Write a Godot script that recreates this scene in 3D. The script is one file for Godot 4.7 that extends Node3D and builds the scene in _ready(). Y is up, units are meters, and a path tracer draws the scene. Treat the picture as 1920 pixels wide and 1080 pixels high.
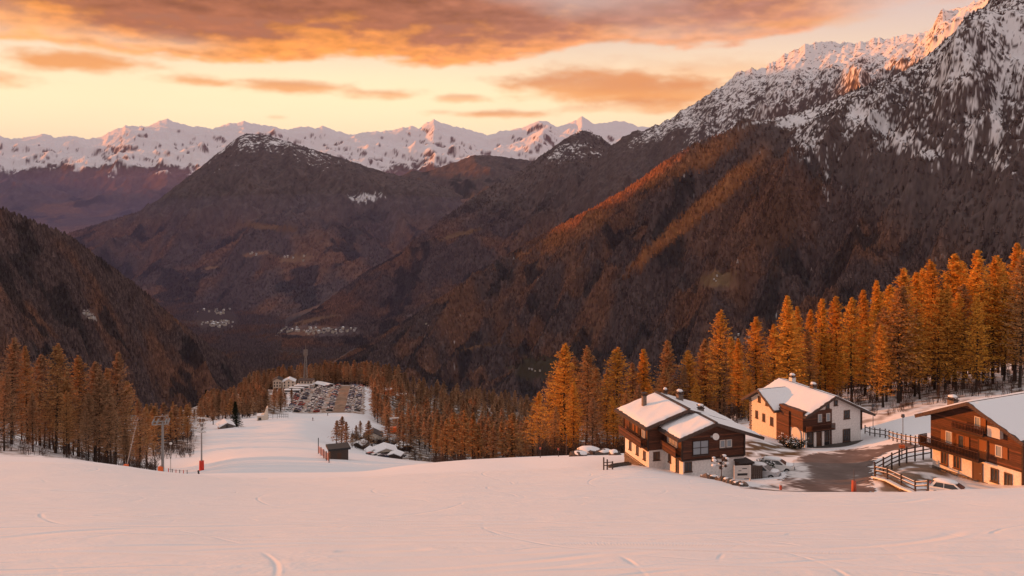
extends Node3D
# A snowy slope above a ski village at sunset: y is up, metres, the camera looks along -Z.

const F := 1663.0
const HZ := 340.0
const FLOOR_Y := -905.0
const SUN_AZ := -75.0
const SUN_EL := 6.0
var rng := RandomNumberGenerator.new()
var taken := {}
var M := {}
var T := {}
var cache := {}


class MB:
	var st := SurfaceTool.new()
	func _init() -> void:
		st.begin(Mesh.PRIMITIVE_TRIANGLES)
		st.set_smooth_group(-1)
	func tri(a: Vector3, b: Vector3, c: Vector3) -> void:
		st.add_vertex(a)
		st.add_vertex(b)
		st.add_vertex(c)
	func quad(a: Vector3, b: Vector3, c: Vector3, d: Vector3) -> void:
		tri(a, b, c)
		tri(a, c, d)
	func col(c: Color) -> void:
		st.set_color(c)
	func smooth(on: bool) -> void:
		st.set_smooth_group(0 if on else -1)
	func hexa(p: Array) -> void: # 0-3 bottom, 4-7 top, both anticlockwise from above
		quad(p[0], p[1], p[2], p[3])
		quad(p[7], p[6], p[5], p[4])
		for i in 4:
			var j := (i + 1) % 4
			quad(p[i], p[i + 4], p[j + 4], p[j])
	func box(c: Vector3, s: Vector3, b := Basis.IDENTITY) -> void:
		var p := []
		for y in [-0.5, 0.5]:
			for q in [[-0.5, 0.5], [0.5, 0.5], [0.5, -0.5], [-0.5, -0.5]]:
				p.append(c + b * Vector3(q[0] * s.x, y * s.y, q[1] * s.z))
		hexa(p)
	func bar(a: Vector3, b: Vector3, w: float, h: float) -> void:
		var z := (b - a).normalized()
		var up := Vector3.UP if absf(z.y) < 0.95 else Vector3.RIGHT
		var x := up.cross(z).normalized()
		box((a + b) * 0.5, Vector3(w, h, a.distance_to(b)), Basis(x, z.cross(x), z))
	func tube(a: Vector3, b: Vector3, r0: float, r1: float, n := 8) -> void:
		var z := (b - a).normalized()
		var up := Vector3.UP if absf(z.y) < 0.95 else Vector3.RIGHT
		var x := up.cross(z).normalized()
		var y := z.cross(x)
		for i in n:
			var p := TAU * i / n
			var q := TAU * (i + 1) / n
			var u := x * cos(p) + y * sin(p)
			var v := x * cos(q) + y * sin(q)
			quad(a + u * r0, b + u * r1, b + v * r1, a + v * r0)
			tri(b, b + v * r1, b + u * r1)
			tri(a, a + u * r0, a + v * r0)
	func prism(poly: PackedVector2Array, z0: float, z1: float) -> void: # polygon in XY, z0 < z1
		if not Geometry2D.is_polygon_clockwise(poly):
			poly.reverse()
		var t := Geometry2D.triangulate_polygon(poly)
		for i in range(0, t.size(), 3):
			var a := poly[t[i]]
			var b := poly[t[i + 1]]
			var c := poly[t[i + 2]]
			if (b - a).cross(c - a) > 0:
				var k := b
				b = c
				c = k
			tri(Vector3(a.x, a.y, z1), Vector3(b.x, b.y, z1), Vector3(c.x, c.y, z1))
			tri(Vector3(a.x, a.y, z0), Vector3(c.x, c.y, z0), Vector3(b.x, b.y, z0))
		for i in poly.size():
			var a := poly[i]
			var b := poly[(i + 1) % poly.size()]
			quad(Vector3(a.x, a.y, z0), Vector3(b.x, b.y, z0), Vector3(b.x, b.y, z1), Vector3(a.x, a.y, z1))
	func lump(c: Vector3, r: Vector3, sd: int, rough := 0.25, n := 7, m := 4) -> void: # an uneven stone or mound
		var no := FastNoiseLite.new()
		no.seed = sd
		no.frequency = 0.8
		var at := func(i: int, j: int) -> Vector3:
			var e := PI * j / m - PI / 2
			var p := TAU * (i % n) / n
			var v := Vector3(cos(e) * cos(p), sin(e), cos(e) * sin(p))
			return c + v * r * (1.0 + rough * 1.6 * no.get_noise_3dv(v * 1.5 + Vector3(sd % 97, 0, 0)))
		for i in n:
			for j in m:
				var a: Vector3 = at.call(i, j)
				var b: Vector3 = at.call(i, j + 1)
				var d: Vector3 = at.call(i + 1, j)
				var e: Vector3 = at.call(i + 1, j + 1)
				if j < m - 1:
					tri(a, e, b)
				if j > 0:
					tri(a, d, e)
	func done() -> ArrayMesh:
		st.generate_normals()
		return st.commit()


func pt(px: float, py: float, d: float) -> Vector3:
	return Vector3((px - 960.0) / F * d, (HZ - py) / F * d, -d)


func sm(a: float, b: float, x: float) -> float:
	var t := clampf((x - a) / (b - a), 0.0, 1.0)
	return t * t * (3.0 - 2.0 * t)


func numbered(called: String) -> String:
	taken[called] = taken.get(called, -1) + 1
	return called if taken[called] == 0 else "%s_%03d" % [called, taken[called]]


func tag(o: Node3D, label: String, category: String, group := "") -> Node3D:
	o.set_meta("label", label)
	o.set_meta("category", category)
	if group:
		o.set_meta("group", group)
	return o


func thing(called: String, label: String, category: String, at: Vector3, turn := 0.0, group := "") -> Node3D:
	var o := Node3D.new()
	o.name = numbered(called)
	add_child(o, true)
	o.position = at
	o.rotation.y = turn
	return tag(o, label, category, group)


func obj(called: String, mesh: Mesh, m: Material, parent: Node = null, at := Transform3D.IDENTITY) -> MeshInstance3D:
	var o := MeshInstance3D.new()
	o.name = numbered(called) if parent == null else called
	o.mesh = mesh
	if m:
		o.material_override = m
	o.transform = at
	if parent == null:
		add_child(o, true)
	else:
		parent.add_child(o, true)
	return o


func struct(called: String, mesh: Mesh, m: Material) -> MeshInstance3D:
	var o := obj(called, mesh, m)
	o.set_meta("kind", "structure")
	return o


func at_t(p: Vector3, turn := 0.0) -> Transform3D:
	return Transform3D(Basis(Vector3.UP, turn), p)


# ---------------------------------------------------------------- materials

func noise(sd: int, freq: float, oct := 4, kind := FastNoiseLite.TYPE_SIMPLEX_SMOOTH, fr := FastNoiseLite.FRACTAL_FBM) -> FastNoiseLite:
	var n := FastNoiseLite.new()
	n.seed = sd
	n.frequency = freq
	n.noise_type = kind
	n.fractal_type = fr
	n.fractal_octaves = oct
	return n


func grey_tex(n: FastNoiseLite, lo: float, hi: float, size := 256) -> ImageTexture:
	var im := n.get_seamless_image(size, size)
	im.convert(Image.FORMAT_L8)
	var d := im.get_data()
	for i in d.size():
		d[i] = int(255.0 * lerpf(lo, hi, d[i] / 255.0))
	return ImageTexture.create_from_image(Image.create_from_data(size, size, false, Image.FORMAT_L8, d))


func mat(name_: String, c: Color, rough := 0.8, tex: Texture2D = null, scale := Vector3.ONE, metal := 0.0) -> StandardMaterial3D:
	var m := StandardMaterial3D.new()
	m.resource_name = name_
	m.albedo_color = c.linear_to_srgb()
	m.roughness = rough
	m.metallic = metal
	m.cull_mode = BaseMaterial3D.CULL_DISABLED
	if tex:
		m.albedo_texture = tex
		m.uv1_triplanar = true
		m.uv1_scale = scale
	M[name_] = m
	return m


func vmat(name_: String, rough := 0.9) -> StandardMaterial3D:
	var m := mat(name_, Color.WHITE, rough)
	m.vertex_color_use_as_albedo = true
	m.specular_mode = BaseMaterial3D.SPECULAR_DISABLED
	return m


func board_image() -> ImageTexture:
	var im := Image.create(256, 256, false, Image.FORMAT_L8)
	var n := noise(5, 0.02, 4)
	rng.seed = 77
	for b in 8:
		var tone := rng.randf_range(0.6, 1.0)
		for y in 32:
			for x in 256:
				var v := tone * (0.85 + 0.3 * n.get_noise_2d(x * 0.6, (b * 32 + y) * 6.0))
				if y < 3:
					v *= 0.4
				im.set_pixel(x, b * 32 + y, Color(v, v, v))
	return ImageTexture.create_from_image(im)


func build_materials() -> void:
	T.mottle = grey_tex(noise(1, 0.02, 5), 0.6, 1.0)
	T.fine = grey_tex(noise(2, 0.06, 4), 0.75, 1.0)
	T.cells = grey_tex(noise(3, 0.05, 2, FastNoiseLite.TYPE_CELLULAR), 0.35, 1.0)
	T.boards = board_image()
	T.plaster = grey_tex(noise(6, 0.03, 3), 0.88, 1.0)
	mat("white_plaster", Color(0.82, 0.80, 0.78), 0.9, T.plaster, Vector3.ONE * 0.35)
	mat("cream_plaster", Color(0.76, 0.68, 0.57), 0.9, T.plaster, Vector3.ONE * 0.35)
	mat("larch_boards", Color(0.21, 0.07, 0.033), 0.75, T.boards, Vector3(0.35, 0.62, 0.35))
	mat("dark_boards", Color(0.13, 0.05, 0.028), 0.8, T.boards, Vector3(0.35, 0.62, 0.35))
	mat("dark_beam", Color(0.06, 0.035, 0.025), 0.8, T.mottle, Vector3.ONE * 0.8)
	mat("shutter_wood", Color(0.30, 0.11, 0.035), 0.7, T.fine, Vector3(2, 0.5, 2))
	mat("grey_wood", Color(0.13, 0.09, 0.075), 0.9, T.mottle, Vector3.ONE * 0.9)
	mat("fence_wood", Color(0.10, 0.075, 0.065), 0.9, T.mottle, Vector3.ONE * 0.9)
	mat("slate", Color(0.12, 0.09, 0.085), 0.8, T.cells, Vector3.ONE * 0.8)
	mat("stone", Color(0.26, 0.21, 0.18), 0.9, T.mottle, Vector3.ONE * 0.9)
	mat("dark_stone", Color(0.12, 0.10, 0.09), 0.9, T.mottle, Vector3.ONE * 0.9)
	mat("roof_snow", Color(0.82, 0.84, 0.87), 0.65)
	mat("glass", Color(0.05, 0.055, 0.06), 0.12)
	mat("pale_glass", Color(0.27, 0.33, 0.38), 0.2)
	mat("frame_white", Color(0.6, 0.57, 0.54), 0.6)
	mat("frame_brown", Color(0.10, 0.05, 0.03), 0.7)
	mat("door_brown", Color(0.12, 0.05, 0.025), 0.6, T.fine, Vector3(3, 0.6, 3))
	mat("steel", Color(0.45, 0.44, 0.43), 0.45, T.fine, Vector3.ONE, 0.6)
	mat("dark_steel", Color(0.10, 0.10, 0.11), 0.5, null, Vector3.ONE, 0.5)
	mat("white_paint", Color(0.78, 0.77, 0.75), 0.35)
	mat("silver_paint", Color(0.45, 0.45, 0.46), 0.35, null, Vector3.ONE, 0.3)
	mat("tyre", Color(0.02, 0.02, 0.02), 0.9)
	mat("pad_red", Color(0.62, 0.03, 0.012), 0.6)
	mat("pad_orange", Color(0.75, 0.13, 0.02), 0.6)
	mat("faded_red", Color(0.42, 0.09, 0.05), 0.7)
	mat("net", Color(0.55, 0.16, 0.06), 0.8)
	mat("black", Color(0.015, 0.015, 0.017), 0.6)
	mat("bark", Color(0.055, 0.038, 0.03), 0.95, T.mottle, Vector3(1.5, 0.4, 1.5))
	mat("twig", Color(0.06, 0.035, 0.025), 0.95)
	mat("leaf_green", Color(0.03, 0.035, 0.018), 0.9)
	var i := 0
	for c in [Color(0.76, 0.41, 0.075), Color(0.69, 0.36, 0.075), Color(0.45, 0.26, 0.115), Color(0.38, 0.235, 0.135)]:
		var m := vmat("larch_needles_%d" % i, 0.85)
		m.albedo_color = c.linear_to_srgb()
		m.backlight_enabled = true
		m.backlight = Color(0.8, 0.8, 0.8)
		i += 1
	var m := vmat("spruce_needles", 0.9)
	m.albedo_color = Color(0.022, 0.032, 0.018).linear_to_srgb()
	vmat("mountain", 0.95)
	vmat("hillside", 0.8)
	vmat("road", 0.85)
	vmat("far_tree", 0.95)


# ---------------------------------------------------------------- the scene

func build_view() -> void:
	var cam := Camera3D.new()
	cam.name = "camera"
	add_child(cam)
	var near := 0.5
	cam.projection = Camera3D.PROJECTION_FRUSTUM
	cam.keep_aspect = Camera3D.KEEP_HEIGHT
	cam.near = near
	cam.far = 90000.0
	cam.size = 1080.0 / F * near
	cam.frustum_offset = Vector2(0.0, (HZ - 540.0) / F * near)
	cam.current = true
	var env := Environment.new()
	env.background_mode = Environment.BG_SKY
	env.sky = Sky.new()
	env.sky.sky_material = build_sky()
	env.tonemap_mode = Environment.TONE_MAPPER_LINEAR
	env.tonemap_exposure = 1.23
	env.background_energy_multiplier = 0.82
	env.sdfgi_enabled = true
	env.ssao_enabled = true
	env.ssil_enabled = true
	env.fog_enabled = true
	env.fog_density = 0.000010
	env.volumetric_fog_enabled = true # only for the bank of haze in the valley
	env.volumetric_fog_density = 0.0
	env.fog_light_color = Color(0.74, 0.70, 0.90)
	var we := WorldEnvironment.new()
	we.name = "environment"
	we.environment = env
	add_child(we)
	var sun := DirectionalLight3D.new()
	sun.name = "sun"
	sun.light_color = Color(1.0, 0.56, 0.21)
	sun.light_energy = 1.6
	sun.light_angular_distance = 0.5
	sun.shadow_enabled = true
	add_child(sun)
	var a := deg_to_rad(SUN_AZ)
	var e := deg_to_rad(SUN_EL)
	sun.look_at_from_position(Vector3.ZERO, -Vector3(sin(a) * cos(e), sin(e), -cos(a) * cos(e)))


func _ready() -> void:
	build_view()
	build_materials()
	ground_setup()
	build_ground()
	build_mountains()
	build_house_a()
	build_house_b()
	build_house_c()
	build_trees()
	build_lift()
	build_small_things()
	build_car_park()
	build_far_things()


# ---------------------------------------------------------------- sky

var sky_n1 := FastNoiseLite.new()
var sky_n2 := FastNoiseLite.new()
var edge_az := PackedFloat32Array()
var edge_el := PackedFloat32Array()
var wisps := []


func sky_setup() -> void:
	sky_n1 = noise(11, 0.011, 5)
	sky_n2 = noise(23, 0.05, 5)
	sky_n2.fractal_gain = 0.6
	for q in [[-2600, 20], [-900, 60], [-250, 75], [0, 92], [70, 85], [130, 97], [230, 108], [330, 120], [450, 128], [560, 122], [700, 118], [870, 130], [960, 122], [1060, 104], [1200, 92], [1340, 78], [1480, 58], [1560, 40], [1640, 22], [1760, -10], [1950, -40], [2600, -60], [5000, -40]]:
		var a := atan((q[0] - 960.0) / F)
		edge_az.append(rad_to_deg(a))
		edge_el.append(rad_to_deg(atan((HZ - q[1]) / F * cos(a))))
	for q in [[155, 115, 95, 15, 1.0], [350, 150, 62, 9, 0.9], [560, 162, 110, 12, 0.95], [730, 176, 85, 10, 0.85], [858, 184, 58, 9, 0.7], [1150, 165, 190, 27, 1.0], [1290, 172, 150, 24, 0.9], [900, 214, 130, 9, 0.95], [1100, 205, 60, 7, 0.4], [520, 220, 20, 3, 0.4], [1210, 198, 90, 12, 0.6], [-150, 140, 120, 12, 0.8], [2150, 60, 260, 30, 0.5], [1500, 40, 130, 12, 0.45], [1360, 130, 200, 26, 0.35]]:
		var a := atan((q[0] - 960.0) / F)
		wisps.append([rad_to_deg(a), rad_to_deg(atan((HZ - q[1]) / F * cos(a))), rad_to_deg(q[2] / F), rad_to_deg(q[3] / F), q[4]])


func edge_at(az: float) -> float:
	for i in edge_az.size() - 1:
		if az < edge_az[i + 1]:
			return lerpf(edge_el[i], edge_el[i + 1], clampf((az - edge_az[i]) / (edge_az[i + 1] - edge_az[i]), 0.0, 1.0))
	return edge_el[edge_el.size() - 1]


func mixv(a: Vector3, b: Vector3, t: float) -> Vector3:
	return a.lerp(b, t)


func sky_color(az: float, el: float) -> Vector3:
	var seen := absf(az)
	var sunward := clampf(1.0 - absf(wrapf(az - SUN_AZ, -180, 180)) / 130.0, 0.0, 1.0)
	# clear air
	var away := sm(45.0, 130.0, absf(wrapf(az - SUN_AZ - 40.0, -180.0, 180.0)))
	var low := mixv(Vector3(1.14, 0.78, 0.49), Vector3(1.32, 1.02, 0.62), sm(0.05, 0.5, sunward))
	low = mixv(low, Vector3(0.70, 0.62, 0.64), away)
	var high := mixv(Vector3(0.74, 0.57, 0.53), Vector3(0.80, 0.60, 0.51), sunward)
	var c := mixv(low, high, sm(5.0, 11.5, el))
	c = mixv(c, Vector3(0.66, 0.645, 0.64), sm(16.0, 60.0, el))
	var streak := sky_n1.get_noise_3d(az * 3.0, el * 14.0, 3.0)
	c *= 1.0 + 0.05 * streak
	# cloud bank with a ragged lower edge
	var wob := sky_n1.get_noise_3d(az * 5.0, el * 16.0, 0.0)
	var fine := sky_n2.get_noise_3d(az * 5.0, el * 19.0, 7.0)
	var above := el - edge_at(az) + wob * 1.5 + fine * 0.55
	var bank := sm(-0.1, 0.5, above)
	var hole := sm(0.16, 0.5, sky_n1.get_noise_3d(az * 1.6 + 90.0, el * 6.0, 20.0)) * sm(0.0, 1.2, above)
	bank *= 1.0 - 0.6 * hole
	var right := sm(-12.0, 14.0, az)
	var top := sm(13.0, 30.0, el)
	var broken := sm(-0.12, 0.3, sky_n1.get_noise_3d(az * 1.1, el * 3.2, 44.0))
	bank *= 1.0 - top * (1.0 - 0.55 * broken)
	bank *= 1.0 - 0.75 * sm(17.0, 24.0, az) * sm(70.0, 40.0, az)
	var glow := mixv(Vector3(1.25, 0.45, 0.095), Vector3(0.98, 0.41, 0.19), right)
	var dark := mixv(Vector3(0.42, 0.15, 0.072), Vector3(0.45, 0.195, 0.13), right)
	glow = mixv(glow, Vector3(0.70, 0.54, 0.51), away)
	dark = mixv(dark, Vector3(0.50, 0.36, 0.35), maxf(top, away))
	var deep := sm(0.2, 3.1, above + 2.3 * fine + 0.9 * wob)
	var cc := mixv(glow, dark, deep)
	cc *= 1.0 + 0.5 * fine + 0.25 * wob + 0.3 * sky_n2.get_noise_3d(az * 9.0, el * 40.0, 31.0)
	cc = mixv(cc, cc * 1.15 + Vector3(0.12, 0.06, 0.0), sm(-22.0, -32.0, az) * (1.0 - top) * 0.6)
	c = mixv(c, cc, bank)
	# thin wisps in the bright strip
	for w in wisps:
		var dx: float = (az - w[0]) / w[2]
		var dy: float = (el - w[1]) / w[3]
		var r := dx * dx + dy * dy
		if r < 5.0:
			var k: float = w[4] * sm(1.5, 0.25, sqrt(r) + wob * 0.9 + fine * 0.8)
			var body := mixv(Vector3(1.05, 0.44, 0.13), Vector3(0.72, 0.28, 0.13), sm(-0.5, 0.8, dy) * 0.75)
			body = mixv(body, Vector3(1.0, 0.38, 0.09), sm(-8.0, -24.0, az) * 0.8)
			c = mixv(c, body, k * 0.9)
	if seen > 360.0:
		return Vector3.ZERO
	return c


func build_sky() -> PanoramaSkyMaterial:
	sky_setup()
	var w := 1024
	var h := 512
	var data := PackedFloat32Array()
	data.resize(w * h * 3)
	for j in h:
		var el := 90.0 - (j + 0.5) / h * 180.0
		for i in w:
			var az := wrapf((i + 0.5) / w * 360.0, -180.0, 180.0)
			var c := Vector3(0.30, 0.22, 0.20)
			if el > -1.0:
				c = sky_color(az, maxf(el, 0.0))
			var k := (j * w + i) * 3
			data[k] = c.x
			data[k + 1] = c.y
			data[k + 2] = c.z
	var im := Image.create_from_data(w, h, false, Image.FORMAT_RGBF, data.to_byte_array())
	im.resize(4096, 2048, Image.INTERPOLATE_BILINEAR)
	# the same sky at full resolution in front of the camera
	for side in 2:
		var n := 410
		var rows := 210
		var part := PackedFloat32Array()
		part.resize(n * rows * 3)
		var i0 := 0 if side == 0 else 4096 - n
		var j0 := 1024 - rows
		for j in rows:
			var el := 90.0 - (j0 + j + 0.5) / 2048.0 * 180.0
			for i in n:
				var c := sky_color(wrapf((i0 + i + 0.5) / 4096.0 * 360.0, -180.0, 180.0), el)
				var k := (j * n + i) * 3
				part[k] = c.x
				part[k + 1] = c.y
				part[k + 2] = c.z
		im.blit_rect(Image.create_from_data(n, rows, false, Image.FORMAT_RGBF, part.to_byte_array()), Rect2i(0, 0, n, rows), Vector2i(i0, j0))
	var m := PanoramaSkyMaterial.new()
	m.panorama = ImageTexture.create_from_image(im)
	return m


# ---------------------------------------------------------------- the near ground

const PXS := [-700, -200, 0, 120, 220, 320, 450, 600, 680, 760, 860, 1000, 1100, 1200, 1300, 1400, 1500, 1600, 1700, 1800, 1920, 2150, 2700]
const DS := [32, 50, 70, 84, 87.5, 95, 105, 118, 130, 145, 165, 190, 225, 270, 330, 400, 480, 570, 690, 800, 950, 1200, 1600, 2200]
const PYS := [
	[1082, 1082, 1082, 1082, 1082, 1082, 1082, 1082, 1082, 1082, 1082, 1082, 1082, 1082, 1082, 1082, 1082, 1082, 1082, 1082, 1082, 1082, 1082],
	[975, 975, 976, 978, 980, 984, 988, 988, 988, 988, 988, 988, 988, 988, 988, 988, 988, 988, 988, 985, 982, 980, 980],
	[918, 918, 920, 922, 926, 932, 938, 940, 940, 940, 939, 938, 937, 938, 940, 943, 945, 945, 945, 943, 938, 930, 925],
	[893, 893, 895, 897, 901, 909, 917, 919, 918, 916, 914, 912, 911, 912, 915, 919, 922, 923, 923, 921, 914, 900, 890],
	[889, 889, 891, 893, 898, 906, 914, 916, 915, 912, 910, 908, 906, 907, 911, 917, 921, 926, 930, 932, 913, 893, 880],
	[878, 878, 880, 882, 888, 897, 906, 908, 906, 903, 900, 898, 894, 890, 898, 908, 912, 912, 889, 898, 893, 870, 850],
	[867, 867, 869, 871, 879, 889, 898, 899, 897, 893, 889, 885, 880, 878, 891, 897, 888, 882, 862, 858, 868, 840, 820],
	[860, 860, 861, 864, 873, 886, 892, 892, 890, 884, 878, 873, 866, 866, 868, 868, 862, 862, 842, 835, 838, 810, 790],
	[857, 857, 858, 861, 872, 887, 889, 888, 885, 877, 870, 864, 857, 853, 848, 840, 849, 846, 826, 815, 815, 790, 770],
	[856, 856, 857, 861, 873, 887, 887, 886, 884, 873, 864, 857, 852, 848, 830, 815, 830, 826, 792, 775, 768, 750, 740],
	[846, 846, 848, 858, 874, 890, 886, 884, 882, 874, 866, 857, 856, 846, 812, 795, 785, 770, 755, 738, 722, 700, 690],
	[815, 815, 820, 850, 876, 889, 874, 872, 874, 872, 870, 862, 860, 845, 805, 780, 752, 745, 728, 712, 700, 680, 660],
	[800, 800, 815, 850, 872, 880, 858, 856, 862, 868, 872, 868, 864, 850, 810, 770, 745, 730, 715, 700, 690, 665, 640],
	[790, 790, 805, 835, 855, 852, 838, 838, 850, 862, 870, 870, 866, 850, 810, 770, 745, 730, 715, 695, 680, 650, 620],
	[780, 785, 795, 815, 830, 824, 817, 819, 855, 866, 866, 868, 866, 850, 815, 780, 755, 740, 720, 700, 680, 640, 600],
	[780, 785, 790, 805, 812, 806, 799, 800, 842, 848, 856, 862, 860, 850, 820, 790, 770, 750, 730, 710, 690, 640, 600],
	[790, 790, 790, 795, 795, 792, 784, 786, 800, 825, 838, 850, 850, 845, 825, 800, 780, 765, 745, 725, 700, 650, 600],
	[790, 790, 790, 790, 785, 780, 774, 774, 775, 800, 818, 832, 840, 840, 830, 810, 795, 780, 760, 740, 715, 660, 600],
	[800, 800, 800, 795, 785, 775, 738, 727, 727, 755, 775, 795, 810, 830, 835, 830, 820, 800, 780, 760, 740, 680, 620],
	[830, 830, 830, 820, 810, 790, 757, 732, 728, 738, 754, 778, 800, 830, 850, 850, 845, 830, 810, 790, 770, 720, 650],
	[900, 900, 900, 890, 870, 850, 820, 800, 790, 795, 800, 820, 850, 880, 900, 900, 900, 900, 880, 860, 840, 780, 720],
	[960, 960, 960, 960, 960, 960, 950, 940, 940, 940, 940, 950, 960, 970, 970, 970, 960, 950, 940, 930, 920, 880, 820],
	[1010, 1010, 1020, 1020, 1020, 1020, 1020, 1020, 1020, 1020, 1020, 1020, 1020, 1020, 1020, 1020, 1020, 1010, 1000, 990, 980, 940, 900],
	[1030, 1030, 1035, 1035, 1035, 1035, 1035, 1035, 1035, 1035, 1035, 1035, 1035, 1035, 1035, 1035, 1035, 1030, 1020, 1010, 1000, 980, 950],
]
var dense := []
var row_of := PackedInt32Array()
var bump_n := FastNoiseLite.new()
var vn := FastNoiseLite.new()


func hermite(y0: float, y1: float, y2: float, y3: float, x0: float, x1: float, x2: float, x3: float, x: float) -> float:
	var h := x2 - x1
	var m1 := ((y2 - y1) / h * (x1 - x0) + (y1 - y0) / maxf(x1 - x0, 1e-6) * h) / (x2 - x0) if x1 > x0 else (y2 - y1) / h
	var m2 := ((y3 - y2) / maxf(x3 - x2, 1e-6) * h + (y2 - y1) / h * (x3 - x2)) / (x3 - x1) if x3 > x2 else (y2 - y1) / h
	var t := (x - x1) / h
	var t2 := t * t
	var t3 := t2 * t
	return (2 * t3 - 3 * t2 + 1) * y1 + (t3 - 2 * t2 + t) * h * m1 + (-2 * t3 + 3 * t2) * y2 + (t3 - t2) * h * m2


func ground_setup() -> void:
	bump_n = noise(31, 0.03, 4)
	var n := PXS.size()
	for r in DS.size():
		var a := PackedFloat32Array()
		for k in 341:
			var px := -700.0 + 10.0 * k
			var i := 0
			while i < n - 2 and px > PXS[i + 1]:
				i += 1
			var i0 := maxi(i - 1, 0)
			var i3 := mini(i + 2, n - 1)
			var py := hermite(PYS[r][i0], PYS[r][i], PYS[r][i + 1], PYS[r][i3], PXS[i0], PXS[i], PXS[i + 1], PXS[i3], px)
			a.append((HZ - py) / F * DS[r])
		dense.append(a)
	row_of.resize(2210)
	var r := 0
	for d in 2210:
		while r < DS.size() - 2 and d >= int(DS[r + 1]):
			r += 1
		row_of[d] = r


func ground(x: float, d: float) -> float:
	if d < 32.0:
		return -5.0 - 0.29 * d + 0.10 * bump_n.get_noise_2d(x * 2.0, d * 2.0)
	d = minf(d, 2199.0)
	var k := clampf((960.0 + F * x / d + 700.0) / 10.0, 0.0, 339.99)
	var i := int(k)
	var f := k - i
	var r := row_of[int(d)]
	var r0 := maxi(r - 1, 0)
	var r3 := mini(r + 2, DS.size() - 1)
	var y := hermite(lerpf(dense[r0][i], dense[r0][i + 1], f), lerpf(dense[r][i], dense[r][i + 1], f), lerpf(dense[r + 1][i], dense[r + 1][i + 1], f), lerpf(dense[r3][i], dense[r3][i + 1], f), DS[r0], DS[r], DS[r + 1], DS[r3], d)
	var amp := lerpf(0.10, 0.8, sm(150.0, 400.0, d))
	return y + amp * bump_n.get_noise_2d(x * (2.0 if d < 200.0 else 1.0), d * (2.0 if d < 200.0 else 1.0))


func gp(px: float, d: float, lift := 0.0) -> Vector3: # a point on the ground
	var x := (px - 960.0) / F * d
	return Vector3(x, ground(x, d) + lift, -d)


func grid_mesh(pos: PackedVector3Array, nx: int, ny: int, cols := PackedColorArray(), uvs := PackedVector2Array(), nrm := PackedVector3Array()) -> ArrayMesh:
	if nrm.is_empty():
		nrm = grid_normals(pos, nx, ny)
	var idx := PackedInt32Array()
	idx.resize((nx - 1) * (ny - 1) * 6)
	var k := 0
	var q := 1
	var r := nx
	if pos[nx].z > pos[0].z: # rows that come nearer: keep the faces turned up
		q = nx
		r = 1
	for j in ny - 1:
		for i in nx - 1:
			var a := j * nx + i
			idx[k] = a
			idx[k + 1] = a + r
			idx[k + 2] = a + q
			idx[k + 3] = a + q
			idx[k + 4] = a + r
			idx[k + 5] = a + nx + 1
			k += 6
	var arr := []
	arr.resize(Mesh.ARRAY_MAX)
	arr[Mesh.ARRAY_VERTEX] = pos
	arr[Mesh.ARRAY_NORMAL] = nrm
	arr[Mesh.ARRAY_INDEX] = idx
	if not cols.is_empty():
		arr[Mesh.ARRAY_COLOR] = cols
	if not uvs.is_empty():
		arr[Mesh.ARRAY_TEX_UV] = uvs
	var m := ArrayMesh.new()
	m.add_surface_from_arrays(Mesh.PRIMITIVE_TRIANGLES, arr)
	return m


func grid_normals(pos: PackedVector3Array, nx: int, ny: int) -> PackedVector3Array:
	var nrm := PackedVector3Array()
	nrm.resize(pos.size())
	for j in ny:
		var ja := maxi(j - 1, 0) * nx
		var jb := mini(j + 1, ny - 1) * nx
		for i in nx:
			var v := (pos[j * nx + mini(i + 1, nx - 1)] - pos[j * nx + maxi(i - 1, 0)]).cross(pos[jb + i] - pos[ja + i]).normalized()
			nrm[j * nx + i] = -v if v.y < 0.0 else v
	return nrm


func wood_floor(px: float, d: float) -> float: # how far a place is under the larches
	var a := 0.0
	if d > 150.0:
		a = maxf(a, sm(1190.0, 1250.0, px) * sm(158.0, 172.0, d + (12.0 if px > 1600.0 else 0.0)))
		a = maxf(a, sm(1200.0, 1100.0, px) * sm(980.0, 1020.0, px) * sm(160.0, 172.0, d))
		a = maxf(a, sm(300.0, 240.0, px) * sm(150.0, 160.0, d))
	if d > 230.0:
		a = maxf(a, sm(700.0, 760.0, px) * sm(250.0, 280.0, d))
		a = maxf(a, sm(400.0, 330.0, px) * sm(260.0, 300.0, d))
	if d > 540.0:
		a = maxf(a, sm(545.0, 520.0, px) * sm(540.0, 560.0, d))
		a = maxf(a, sm(690.0, 720.0, px))
	if d > 690.0:
		a = maxf(a, sm(700.0, 715.0, d))
	return a


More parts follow.
